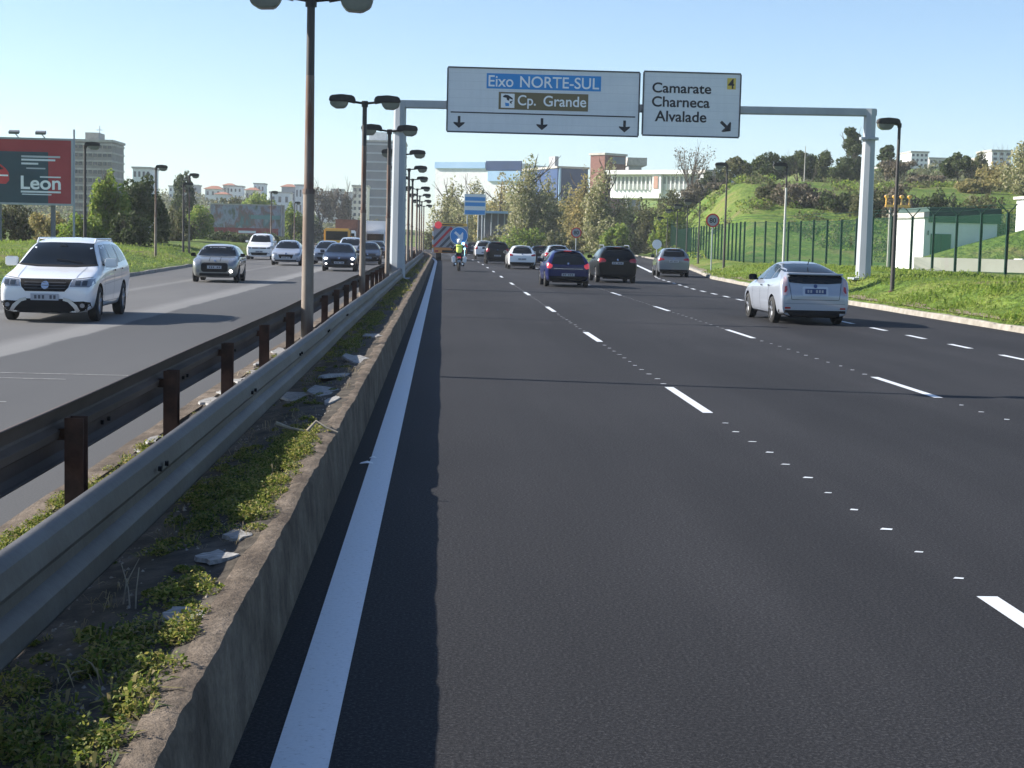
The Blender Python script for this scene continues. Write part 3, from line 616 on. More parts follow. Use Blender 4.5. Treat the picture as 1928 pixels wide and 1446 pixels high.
def fill_a(r, W, H):
    f = lambda x0, x1, y0, y1: (W*x0, W*x1, H*(1-y1), H*(1-y0))
    b = f(.20, .80, .07, .31); flat('blue_panel', rect(*b), M['sign_blue'], r)
    text_obj('lettering', 'Eixo', W*.21, W*.34, H*.72, H*.90, -.009, M['white'], r, .01); text_obj('lettering', 'NORTE-SUL', W*.375, W*.79, H*.72, H*.90, -.009, M['white'], r, .01)
    b = f(.265, .735, .36, .635); flat('brown_panel', rect(*b), M['sign_brown'], r)
    b = f(.277, .348, .385, .61); flat('pictogram', rect(*b), M['white'], r, -.008)
    fx = lambda pts: [(W*(.277+.071*x), H*(.39+.225*y)) for x, y in pts]
    flat('pictogram_mark', fx([(.12, .80), (.30, .92), (.52, .90), (.85, .70), (.88, .58), (.62, .66), (.60, .50), (.44, .56), (.40, .70), (.18, .74)]), M['ink'], r, -.012)
    flat('pictogram_mark', fx([(.66, .46), (.92, .52), (.78, .40), (.80, .28), (.66, .36)]), M['ink'], r, -.012)
    flat('pictogram_mark', fx([(.30, .36), (.60, .32), (.60, .12), (.34, .12)]), M['sign_blue'], r, -.012)
    text_obj('lettering', 'Cp.', W*.365, W*.46, H*.385, H*.60, -.009, M['white'], r, .012); text_obj('lettering', 'Grande', W*.50, W*.725, H*.43, H*.60, -.009, M['white'], r, .012)
    flat('dividing_line', rect(W*.015, W*.985, H*.29, H*.31), M['ink'], r)
    for x in (.06, .495, .93): flat('arrow', arrow(W*x, H*.145, H*.095, 0), M['ink'], r)
def fill_b(r, W, H):
    for s, x0, x1, y0, y1 in (('Camarate', .085, .70, .16, .325), ('Charneca', .085, .69, .38, .55), ('Alvalade', .12, .66, .61, .785)):
        text_obj('lettering', s, W*x0, W*x1, H*(1-y1), H*(1-y0), -.006, M['ink'], r, .018)
    flat('exit_number', rect(W*.865, W*.955, H*.76, H*.94), M['yellow'], r)
    text_obj('lettering', '4', W*.875, W*.94, H*.77, H*.93, -.009, M['ink'], r, .015)
    flat('arrow', arrow(W*.865, H*.165, H*.11, R(48)), M['ink'], r)
overhead_sign('overhead_sign', 'wide grey-white overhead sign with blue and brown name panels and three down arrows', (845, 128), (1203, 137), (842, 247), (1201, 255), fill_a)
overhead_sign('overhead_sign', 'narrow overhead sign with three black place names and a yellow number', (1213, 136), (1393, 140), (1211, 254), (1391, 257), fill_b)

# ------------------------------------------------------------------ other signs
M['dim_face'] = nmat('shade_grey_sign_sheet', (.30, .31, .34), (.36, .37, .40), 3, .6)  # pale sign sheet greyed down, its shade put into the colour
def round_sign(u, v, rpx, Y, txt, label, vbase=None, back=False):
    p = P(u, v, Y); r = rpx*Y/FPX; zg = land(p.x, Y) if p.x > float(kx(Y)) else .1
    root = empty('speed_sign' if txt else 'round_sign', (p.x, Y, zg), 0, label, 'road sign'); h = p.z-zg
    mb = MB(); mb.tube([(0, .05, -.1), (0, .05, h+r*.4)], .035, 8); mb.build('pole', M['grey_steel'], root)
    def disc(rr, y0, y1): return MB().prism([(rr*math.cos(2*PI*i/28), h+rr*math.sin(2*PI*i/28)) for i in range(28)], y0, y1)
    if txt:
        disc(r, -.01, .012).build('border', M['red'] if not back else M['grey_steel'], root); disc(r*.78, -.016, -.0101).build('face', M['dim_face'], root)
        text_obj('lettering', txt, -r*.48, r*.48, h-r*.36, h+r*.36, -.02, M['ink'], root, .02)
    else: disc(r, -.01, .012).build('face', M['white'], root)
    return root
round_sign(1342, 415, 13, 99, '80', 'round red-bordered speed sign reading 80 on the right bank')
round_sign(1085, 438, 10, 122, '80', 'round speed sign standing before the brownish poplar')
round_sign(1237, 460, 9, 116, None, 'plain white round sign at the slip road nose')
# direction sign on far left bend and its frame
def far_sign():
    Y_ = 205; p0 = P(874, 404, Y_); p1 = P(915, 366, Y_); x0, x1, z0, z1 = p0.x, p1.x, p0.z, p1.z
    root = empty('direction_sign', (x0, Y_, .1), 0, 'stacked blue and white direction sign above the traffic near the poplars', 'road sign'); W = x1-x0; H = z1-z0; zb = z0-.1
    mb = MB(); mb.bb(0, W, 0, .1, zb, zb+H); mb.build('panel', M['sign_face'], root)
    for a, b in ((.02, .22), (.42, .60), (.68, .86)): flat('blue_panel', rect(W*.03, W*.97, zb+H*a, zb+H*b), M['sign_blue'], root, -.01, .01)
    for x in (.15, .85): mb = MB(); mb.tube([(W*x, .15, -.2), (W*x, .15, zb+H)], .08, 8); mb.build('post', M['grey_steel'], root)
far_sign()

# ------------------------------------------------------------------ billboards
def billboard():
    Y_ = 100; p1 = P(134, 265, Y_); p0 = P(134, 384, Y_); z0, z1 = p0.z, p1.z; x1 = p1.x; W = 9.0; x0 = x1-W; H = z1-z0; g_ = land((x0+x1)/2, Y_)
    root = empty('billboard', (x0, Y_, g_), 0, 'large red and dark teal car advertising billboard behind the left bank', 'billboard'); zb = z0-g_
    sx = lambda u: W-(134-u)*Y_/FPX; sz = lambda v: zb+H-(v-265)*Y_/FPX
    mb = MB(); mb.bb(0, W, .0, .25, zb, zb+H); mb.build('panel', M['poster_red'], root)
    flat('poster_field', rect(.3, sx(92), sz(381), sz(287)), M['teal'], root)
    text_obj('lettering', 'Leon', sx(42), sx(115), sz(356), sz(331), -.012, M['white'], root, .02)
    for (a, b, v0, v1) in ((43, 114, 294, 297.5), (43, 105, 300, 303.5), (43, 74, 307, 310.5), (52, 87, 316, 318.5), (77, 115, 331.5, 334), (42, 115, 358.5, 362), (44, 98, 364, 366)):
        flat('small_print', rect(sx(a), sx(b), sz(v1), sz(v0)), pmat('faint_white_print', (.45, .48, .52), .6) if v0 in (294, 316) else M['sign_face'], root, -.006)
    flat('pictured_car', [(sx(q_[0]), sz(q_[1])) for q_ in ((-70, 345), (-72, 325), (-40, 318), (-15, 312), (5, 311), (14, 318), (20, 326), (21, 340), (15, 347))], M['red'], root, -.006)
    flat('pictured_window', [(sx(q_[0]), sz(q_[1])) for q_ in ((-36, 322), (-14, 314.5), (4, 314), (11, 320), (-10, 323))], M['ink'], root, -.010)
    flat('pictured_lamp', rect(sx(2), sx(19), sz(333), sz(330)), M['white'], root, -.010)
    mb = MB(); t = .12
    mb.bb(-t, W+t, -.05, .3, zb+H, zb+H+t); mb.bb(-t, W+t, -.05, .3, zb-t, zb); mb.bb(-t, 0, -.05, .3, zb, zb+H); mb.bb(W, W+t, -.05, .3, zb, zb+H); mb.build('frame', M['grey_steel'], root)
    for x in (1.2, W*.5, W-1.2): mb = MB(); mb.bb(x-.12, x+.12, .3, .55, -.3, zb+H-.2); mb.build('post', M['wall_dark'], root)
    mb = MB(); mb.tube([(W+.12, .2, -.3), (W+.12, .2, zb+H+.7)], .07, 8); mb.build('mast', M['grey_steel'], root)
    for x, s_ in ((W-3.2, 1), (W-1.6, 1), (W-5.5, 1)):
        mb = MB(); mb.tube([(x, .1, zb+H+.1), (x, -.9, zb+H+.35)], .03, 6); mb.box((x, -1.0, zb+H+.38), (.6, .28, .16), rx=.4); mb.build('floodlight', M['wall_dark'], root)
billboard()
def billboard_b():
    Y_ = 222; p0 = P(397, 442, Y_); p1 = P(534, 388, Y_); x0, x1, z0, z1 = p0.x, p1.x, p0.z, p1.z; W = x1-x0; H = z1-z0; g_ = min(land(x0, Y_), z0-.3)
    root = empty('billboard', (x0, Y_, g_), 0, 'far muted poster billboard behind the white oncoming cars', 'billboard'); zb = z0-g_
    mb = MB(); mb.bb(0, W, 0, .3, zb, zb+H); m = pmat('blurred_poster', (.2, .22, .24), .6); g = NT(m)
    g.col(g.ramp(g.noise(.42, 4, .65, (1, 1, .5)), [(.28, (.03, .04, .05)), (.40, (.12, .13, .09)), (.48, (.26, .30, .38)), (.56, (.20, .12, .11)), (.64, (.10, .20, .20)), (.75, (.36, .38, .40))])); mb.build('panel', m, root)
    flat('poster_band', rect(.1, W*.93, zb+H*.04, zb+H*.25), pmat('dull_red', (.26, .04, .045), .6), root, -.01, .02)
    flat('poster_band', rect(W*.55, W*.95, zb+H*.55, zb+H*.68), pmat('dull_teal', (.14, .26, .25), .6), root, -.01, .02)
    flat('poster_band', rect(W*.38, W*.62, zb+H*.08, zb+H*.16), M['sign_face'], root, -.035, .02)
    mb = MB(); t = .15; mb.bb(-t, W+t, -.1, .35, zb+H, zb+H+t); mb.bb(-t, W+t, -.1, .35, zb-t, zb); mb.bb(-t, 0, -.1, .35, zb, zb+H); mb.bb(W, W+t, -.1, .35, zb, zb+H); mb.build('frame', M['concrete'], root)
    for x in (1, W-1): mb = MB(); mb.bb(x-.12, x+.12, .36, .6, -.2, zb+H); mb.build('post', M['wall_dark'], root)
    mb = MB(); mb.bb(W*.97, W*.985, -.18, -.11, -.2, zb+H+.2); mb.build('mast', M['concrete'], root)
billboard_b()

# ------------------------------------------------------------------ green fence on the right
M['fence_mesh'] = m = pmat('green_wire_mesh', (.014, .065, .034), .7, spec=.1); g = NT(m)
tr = g.n('ShaderNodeBsdfTransparent'); mx = g.n('ShaderNodeMixShader'); mx.inputs[0].default_value = .30
out = [x for x in m.node_tree.nodes if x.type == 'OUTPUT_MATERIAL'][0]
g.l(tr.outputs[0], mx.inputs[1]); g.l(g.b.outputs[0], mx.inputs[2]); g.l(mx.outputs[0], out.inputs[0])
def fence(path, label, hgt, step, arms):
    root = empty('mesh_fence', setz(*path[0]), 0, label, 'fence'); o = root.location
    pts = []
    for (a, b) in zip(path[:-1], path[1:]):
        L = math.hypot(b[0]-a[0], b[1]-a[1]); n = max(1, round(L/step))
        pts += [(a[0]+(b[0]-a[0])*i/n, a[1]+(b[1]-a[1])*i/n) for i in range(n)]
    pts.append(path[-1]); mb = MB()
    for i, (x, y) in enumerate(pts):
        z = land(x, y); p = Vector((x, y, z))-o; q_ = MB()
        q_.bb(p.x-.06, p.x+.06, p.y-.06, p.y+.06, p.z-.1, p.z+hgt)
        if arms and i < 9:
            q_.tube([(p.x, p.y, p.z+hgt-.03), (p.x+.32, p.y-.28, p.z+hgt+.42)], .03, 5); q_.tube([(p.x, p.y, p.z+hgt-.03), (p.x-.32, p.y+.28, p.z+hgt+.42)], .03, 5)
        q_.build('post', M['fence'], root)
        if i:
            x2, y2 = pts[i-1]; z2 = land(x2, y2); r = Vector((x2, y2, z2))-o
            mb.add([(p.x, p.y, p.z+.05), (r.x, r.y, r.z+.05), (r.x, r.y, r.z+hgt-.05), (p.x, p.y, p.z+hgt-.05)], [(0, 1, 2, 3)])
    mb.build('wire_mesh', M['fence_mesh'], root)
    for hz in (.1, hgt-.1)+((hgt+.2, hgt+.38) if arms else ()):
        w_ = MB()
        for i in range(1, len(pts)):
            a = pts[i-1]; b = pts[i]; w_.tube([Vector((a[0], a[1], land(*a)+hz))-o, Vector((b[0], b[1], land(*b)+hz))-o], .012, 4)
        w_.build('strand_wire', M['fence'], root)
fa = P(1893, 510, 76); fb = P(1640, 500, 92); fc = P(1400, 490, 118); fd = P(1300, 482, 160); fe = P(1262, 478, 205)
fence([(fa.x+3.5, 72), (fa.x, 76), (fb.x, 92), (fc.x, 118), (max(fd.x, float(kx(160))+.6), 160), (max(fe.x, float(kx(205))+.6), 205)], 'tall dark green mesh fence along the top of the right bank', 3.0, 2.55, True)
# low wall, white utility hut and yellow approach-light frame behind the fence
def hut():
    Y_ = 104; a = P(1695, 497, Y_); b = P(1700, 410, Y_); x1 = P(1878, 420, Y_).x; z0 = min(land(a.x, Y_), a.z)-.1; H = b.z-z0; W = x1-a.x
    a = P(1737, 497, Y_); W = x1-a.x
    root = empty('utility_hut', (a.x, Y_, z0), 0, 'long low white utility hut with green doors behind the fence', 'hut')
    mb = MB(); mb.bb(0, W, 0, 7, 0, H); mb.build('wall', M['wall_white'], root)
    k = Y_/FPX
    mb = MB(); mb.bb(-.1, .25, -.15, 7.1, H, H+.42); mb.build('roof_slab', M['concrete'], root)
    mb = MB(); mb.bb(.26, W+.2, -.12, 7.1, H-.25, H+.75); mb.build('parapet', M['dark_green'], root)
    d = MB(); d.bb(13*k, 52*k, -.06, -.001, .75, 2.5); dd = d.build('door', M['green_door'], root)
    mb = MB(); mb.bb(32*k, 33*k, -.075, -.0605, .8, 2.45); mb.build('door_gap', M['ink'], dd)
    mb = MB(); mb.bb(6*k, 8*k, -.12, -.001, 2.4, 2.7); mb.build('wall_lamp', M['frame_dark'], root)
hut()
mb = MB(); A = P(1722, 492, 97); B = P(1775, 487, 96); C_ = P(2010, 487, 92); zt = P(1800, 486, 95).z
for a, b in ((A, B), (B, C_)):
    d = Vector((b.x-a.x, b.y-a.y, 0)); c = (a+b)/2; mb.box((c.x, c.y, zt-.75), (d.length, .3, 1.5), rz=math.atan2(d.y, d.x))
tag(mb.build('retaining_wall', M['wall_cream']), 'low cream retaining wall below the white hut', 'wall')
def approach_lights():
    Y_ = 112; a = P(1668, 398, Y_); k = Y_/FPX; z0 = land(a.x, Y_)
    root = empty('approach_light_frame', (a.x, Y_, z0), 0, 'yellow lattice frame of airfield lights rising behind the fence', 'light frame'); h = a.z-z0
    for x in (8, 32): mb = MB(); mb.tube([(x*k, 0, 0), (x*k, 0, h+.35)], .09, 6); mb.build('leg', M['concrete'], root)
    mb = MB(); mb.bb(-2*k, 46*k, -.08, .08, h+.3, h+.48); mb.tube([(8*k, 0, h-.8), (20*k, 0, h+.3)], .07, 5); mb.tube([(32*k, 0, h-.8), (20*k, 0, h+.3)], .07, 5); mb.tube([(20*k, 0, h-.8), (40*k, 0, h+.3)], .07, 5); mb.build('crossbar', M['p_yellow'], root)
    for x in (0, 15, 29, 44): mb = MB(); mb.tube([(x*k, 0, h+.48), (x*k, 0, h+1.0)], .06, 6); mb.tube([(x*k, -.2, h+1.05), (x*k, .15, h+1.05)], .13, 8); mb.build('lamp', M['p_yellow'], root)
approach_lights()
mb = MB(); n = 12; vs = []                                          # grassed bank climbing in front of the hut
for i in range(n+1):
    u = 1728+(2060-1728)*i/n; f_ = P(u, 487, 97.2); b_ = P(u, 488-46*(i/n)**.9*1.9 if u < 1900 else 488-46*(i/n)**.9*1.9, 103.4); vs += [tuple(f_), ((f_.x+b_.x)/2, (f_.y+b_.y)/2, (f_.z+b_.z)/2+.05), tuple(b_)]
mb.add(vs, [(3*i+j, 3*i+3+j, 3*i+4+j, 3*i+1+j) for i in range(n) for j in range(2)])
tag(mb.build('bank', M['grass']), 'small grassed bank climbing to the right in front of the white hut', kind='structure')
# small posts of the gore barrier
for i in range(6):
    y = 122+i*5; x = float(rx_(y))-.5; mb = MB(); mb.bb(-.07, .07, -.05, .05, -.1, .95); mb.bb(-.08, .08, -.06, -.051, .65, .9)
    tag(mb.build('marker_post', M['trim'], loc=(x, y, .12)), 'short dark marker post in the row at the slip road nose', 'post', 'marker posts at the slip road nose')

# ------------------------------------------------------------------ trees and bushes
def leaf_quads(blobs, n, size, rg, shell=.55, upright=0):
    b = np.array(blobs, float); vol = b[:, 3]*b[:, 4]*b[:, 5]; pr = vol**.7; pr /= pr.sum()
    i = rg.choice(len(b), n, p=pr); d = rg.normal(size=(n, 3)); d /= np.linalg.norm(d, axis=1)[:, None]
    r = (shell+(1-shell)*rg.random(n))**.7*rg.choice([1, 1, 1, 1.18], n); c = b[i, :3]+d*r[:, None]*b[i, 3:6]
    nrm = d+rg.normal(size=(n, 3))*.9; nrm /= np.linalg.norm(nrm, axis=1)[:, None]
    t = np.cross(nrm, rg.normal(size=(n, 3))); t /= np.linalg.norm(t, axis=1)[:, None]
    if upright: t = t*(1-upright)+np.array([0, 0, 1.])*upright; t /= np.linalg.norm(t, axis=1)[:, None]
    s = np.cross(nrm, t); L = size*rg.uniform(.5, 1.35, n)[:, None]; Wd = L*rg.uniform(.35, .7, n)[:, None]
    return np.stack([c-t*L*.5, c+s*Wd*.5, c+t*L*.5, c-s*Wd*.5], 1)
def limbs(mb, p, d, L, r, depth, rnd, spread=.6, upb=.25, n=3):
    q = [Vector(p)]; dd = Vector(d).normalized()
    for k in range(3):
        dd = (dd+Vector((rnd.uniform(-.18, .18), rnd.uniform(-.18, .18), rnd.uniform(-.02, .12)))).normalized(); q.append(q[-1]+dd*L/3)
    mb.tube(q, [r, r*.85, r*.7, r*.5], 6 if depth > 1 else 4, caps=False)
    if depth:
        for k in range(n+(depth > 2)):
            t = rnd.uniform(.35, 1); i = min(2, int(t*3)); o = q[i].lerp(q[i+1], t*3-i)
            nd = (dd+Vector((rnd.uniform(-1, 1), rnd.uniform(-1, 1), rnd.uniform(-.2, .5)))*spread+Vector((0, 0, upb))).normalized()
            limbs(mb, o, nd, L*rnd.uniform(.5, .75), r*.5, depth-1, rnd, spread, upb, n)
def plant(name, label, cat, u, vb, vt, wpx, Y, kind, mat, n, size, seed, group=None, base=None):
    """a tree or bush whose foot is at photo column u, spanning rows vb..vt and wpx columns, at distance Y"""
    p = P(u, vb, Y); top = P(u, vt, Y).z; z = land(p.x, Y) if base is None else base
    H = max(1., top-z); Rr = wpx*Y/FPX/2; rg = np.random.default_rng(seed); rnd = random.Random(seed)
    root = empty(name, (p.x, Y, z), 0, label, cat, group); bl = []
    if kind == 'poplar':
        for k in range(16):
            a = rnd.uniform(0, 2*PI); rr = Rr*rnd.uniform(0, .72) if k else 0; hh = H*rnd.uniform(.5, .98)*(1-.18*rr/Rr) if k else H
            m_ = 6
            for j in range(m_):
                t = (j+.6)/m_; w_ = Rr*rnd.uniform(.24, .44)*(1-.5*t**2)
                bl.append((rr*math.cos(a)*(.65+.45*t)+rnd.uniform(-.14, .14)*Rr, rr*math.sin(a)*(.65+.45*t), hh*(.08+.86*t), w_, w_, hh/m_*rnd.uniform(.5, .85)))
        for k in range(22): a = rnd.uniform(0, 2*PI); q_ = rnd.uniform(.6, .95); bl.append((Rr*q_*math.cos(a), Rr*q_*math.sin(a), H*rnd.uniform(.06, .62), Rr*.22, Rr*.22, H*.08))
    elif kind == 'broad':
        for k in range(30):
            a = rnd.uniform(0, 2*PI); e = rnd.uniform(-.7, 1); rr = math.sqrt(max(0, 1-e*e))*rnd.uniform(.4, .86)
            s_ = rnd.uniform(.16, .32); bl.append((Rr*rr*math.cos(a), Rr*rr*math.sin(a), H*(.60+.36*e*rnd.uniform(.6, 1)), Rr*s_, Rr*s_, H*s_*.5))
    elif kind == 'pine':
        for k in range(26):
            t = rnd.random(); a = rnd.uniform(0, 2*PI); rr = rnd.uniform(.1, .8)*(1-.5*t)
            bl.append((Rr*rr*math.cos(a), Rr*rr*math.sin(a), H*(.35+.6*t), Rr*.32, Rr*.32, H*.06))
    elif kind == 'bush':
        for k in range(44):
            a = rnd.uniform(0, 2*PI); rr = rnd.random()**.6*.88; hh = rnd.uniform(.05, .84)*(1-.5*rr**2)
            s_ = rnd.uniform(.12, .32); bl.append((Rr*rr*math.cos(a), Rr*rr*math.sin(a)*.7, H*hh, Rr*s_, Rr*s_, H*s_*.8))
    tr = MB(); th = H*{'poplar': .9, 'broad': .65, 'pine': .9, 'bush': .5, 'bare': .35}[kind]; r0 = max(.05, H*.018)
    if kind == 'bare':
        tr.tube([(0, 0, -.3), (0, 0, th*.5), (rnd.uniform(-.1, .1)*H*.2, 0, th)], [r0*1.3, r0, r0*.8], 7, caps=False)
        for k in range(7):
            a = 2*PI*k/7+rnd.uniform(-.3, .3); limbs(tr, (0, 0, th*rnd.uniform(.65, 1)), (math.cos(a)*Rr*.75, math.sin(a)*Rr*.75, H*rnd.uniform(.35, .7)), H*rnd.uniform(.34, .46), r0*.55, 2, rnd, .5, .3, 4)
        tr.build('trunk', M['bark'], root)
        b2 = [(Rr*rnd.uniform(-.8, .8), Rr*rnd.uniform(-.8, .8), H*rnd.uniform(.45, .88), Rr*.3, Rr*.3, H*.12) for k in range(22)]
        quads_obj('crown', leaf_quads(b2, n, size, rg, .1, .5), mat, root)
    else:
        tr.tube([(0, 0, -.3), (rnd.uniform(-.02, .02)*H, 0, th*.5), (rnd.uniform(-.04, .04)*H, 0, th)], [r0*1.3, r0, r0*.3], 7, caps=False)
        for k in range(9):
            a = rnd.uniform(0, 2*PI); z0 = th*rnd.uniform(.25, .8); limbs(tr, (0, 0, z0), (math.cos(a), math.sin(a), rnd.uniform(.5, 1.3)), Rr*rnd.uniform(.6, 1.0), r0*.45, 1, rnd)
        tr.build('trunk', M['bark'], root)
        quads_obj('crown', leaf_quads(bl, n, size, rg), mat, root)
    return root
T = plant
# row of poplars beyond the traffic, right of the truck
PG = 'poplars beyond the traffic'
T('poplar_tree', 'leftmost poplar, pale and ragged, right behind the orange truck', 'tree', 846, 470, 330, 84, 262, 'poplar', M['leaf_poplar'], 8500, .44, 1, PG, 0)
T('poplar_tree', 'short olive poplar behind the stacked blue direction sign', 'tree', 893, 470, 333, 90, 255, 'poplar', M['leaf_poplar'], 8500, .44, 2, PG, 0)
T('poplar_tree', 'poplar with yellowish leaves just right of the stacked blue sign', 'tree', 937, 470, 322, 96, 245, 'poplar', M['leaf_autumn'], 8500, .42, 3, PG, 0)
T('poplar_tree', 'tallest grey-green poplar, rising to a point above the white hatchback', 'tree', 990, 470, 290, 112, 225, 'poplar', M['leaf_poplar'], 13000, .40, 4, PG, 0)
T('poplar_tree', 'grey-green poplar behind the dark blue hatchback', 'tree', 1032, 470, 318, 84, 228, 'poplar', M['leaf_poplar'], 9500, .40, 5, PG, 0)
T('poplar_tree', 'brownish yellow poplar above the black estate car', 'tree', 1096, 470, 312, 86, 212, 'poplar', M['leaf_autumn'], 9500, .38, 6, PG, 0)
T('poplar_tree', 'rightmost broad poplar before the green slope, brown and olive', 'tree', 1140, 470, 296, 104, 208, 'poplar', M['leaf_poplar'], 12500, .38, 7, PG, 0)
for i, (u, vt, wd, Y, mt, lab) in enumerate([(820, 425, 60, 250, 'leaf_olive', 'dark scrub behind the truck, under the leftmost poplar'), (925, 440, 80, 236, 'leaf_olive', 'low scrub behind the light poles and parked-looking cars'), (985, 425, 90, 215, 'leaf_green', 'green undergrowth at the foot of the tallest poplar'),
      (1055, 430, 70, 205, 'leaf_olive', 'dark undergrowth between the poplars and the black car'), (1160, 420, 60, 200, 'leaf_green', 'bright green bush at the foot of the rightmost poplar'), (1195, 415, 60, 235, 'leaf_olive', 'olive bush low on the green slope')]):
    T('bush', lab, 'bush', u, 472, vt, wd, Y, 'bush', M[mt], 2600, .42, 30+i, 'undergrowth below the poplars', 0)
for i, (u, vt, wd, Y, mt, lab) in enumerate([(868, 360, 60, 275, 'leaf_olive', 'short round tree between the two leftmost poplars'), (915, 352, 64, 268, 'leaf_poplar', 'short pale tree behind the stacked blue sign'), (962, 345, 64, 255, 'leaf_poplar', 'rounded pale tree left of the tallest poplar'),
      (1062, 362, 70, 238, 'leaf_poplar', 'rounded grey-green tree filling the gap before the brownish poplar'), (1178, 372, 60, 232, 'leaf_olive', 'rounded olive tree right of the rightmost poplar'), (1015, 360, 60, 246, 'leaf_olive', 'rounded olive tree right of the tallest poplar')]):
    T('round_tree', lab, 'tree', u, 470, vt, wd, Y, 'bush', M[mt], 6500, .42, 300+i, 'undergrowth below the poplars', 0)
# trees on the right hill
HG = 'trees on the right hill'
T('bare_tree', 'leafless spreading tree on the hill beside the long white building', 'tree', 1300, 360, 272, 86, 250, 'bare', M['leaf_brown'], 900, .3, 41, HG)
for i, (u, vb, vt, wd, Y, kd, mt, n, lab) in enumerate([
      (1345, 355, 318, 60, 262, 'broad', 'leaf_dark', 3200, 'small dark tree right of the leafless tree on the hill'), (1388, 352, 300, 66, 240, 'broad', 'leaf_olive', 3500, 'olive-green tree above the lamp with the dark head'),
      (1405, 350, 303, 50, 250, 'broad', 'leaf_green', 3000, 'lighter green tree at the hill edge'), (1452, 345, 288, 84, 245, 'broad', 'leaf_dark', 4600, 'broad dark tree over the pale lamp'), (1500, 345, 282, 80, 250, 'broad', 'leaf_dark', 4600, 'broad dark tree on the crest behind the thin mast'),
      (1547, 345, 286, 74, 255, 'broad', 'leaf_dark', 4400, 'dark tree on the crest left of the tall tree'), (1603, 345, 238, 70, 248, 'pine', 'leaf_dark', 5200, 'tallest dark conifer, beside the gantry post top'), (1600, 345, 295, 84, 246, 'broad', 'leaf_dark', 4200, 'dark undergrown tree under the tallest conifer'),
      (1667, 350, 272, 54, 240, 'pine', 'leaf_dark', 3400, 'dark conifer between the gantry post and the dark lamp'), (1690, 372, 300, 66, 235, 'bare', 'leaf_brown', 2400, 'brown half-bare tree behind the dark street lamp'),
      (1745, 380, 330, 70, 225, 'bare', 'leaf_brown', 2400, 'brown bare tree in front of the pale flats'), (1800, 385, 290, 66, 230, 'broad', 'leaf_dark', 4200, 'dark green tree left of the pale autumn trees'), (1838, 388, 288, 50, 240, 'broad', 'leaf_olive', 3000, 'olive tree beneath the cream block at the right'),
      (1880, 400, 300, 96, 215, 'poplar', 'leaf_autumn', 5200, 'pale yellow-brown tree near the right picture edge'), (1925, 400, 256, 90, 205, 'poplar', 'leaf_poplar', 5200, 'tall pale tree cut by the right picture edge'), (1830, 400, 335, 70, 205, 'bush', 'leaf_autumn', 2800, 'yellowish scrub in front of the dark green tree')]):
    T('hill_tree', lab, 'tree', u, vb, vt, wd, Y, kd, M[mt], n, .46, 50+i, HG)
for i, (u, vb, vt, wd, Y, mt, lab) in enumerate([(1450, 420, 345, 60, 188, 'leaf_olive', 'olive bush on the slope behind the pale lamp'), (1510, 425, 340, 120, 185, 'leaf_brown', 'big brown bush on the slope, widest of them'), (1575, 425, 362, 90, 182, 'leaf_dark', 'dark green bush low on the slope by the gantry post'), (1640, 418, 335, 90, 178, 'leaf_olive', 'olive bush behind the gantry post'),
      (1700, 412, 345, 80, 176, 'leaf_brown', 'brown bush beside the yellow light frame'), (1770, 405, 355, 90, 172, 'leaf_dark', 'dark bush above the hut parapet'), (1850, 400, 350, 100, 168, 'leaf_olive', 'olive bush above the right end of the hut'),
      (1225, 440, 372, 60, 225, 'leaf_olive', 'olive scrub below the long white building, left'), (1270, 400, 355, 70, 235, 'leaf_olive', 'olive scrub below the long white building, right'), (1310, 385, 340, 60, 240, 'leaf_brown', 'brown scrub at the foot of the leafless tree'), (1350, 390, 352, 50, 236, 'leaf_brown', 'dark brown scrub in the gully at the hill edge'), (1260, 432, 385, 70, 215, 'leaf_green', 'green scrub in the middle of the slope'), (1205, 400, 368, 60, 250, 'leaf_olive', 'brown-green scrub left at the slope top')]):
    T('bush', lab, 'bush', u, vb, vt, wd, Y, 'bush', M[mt], 3600, .40, 80+i, 'bushes on the right slope')
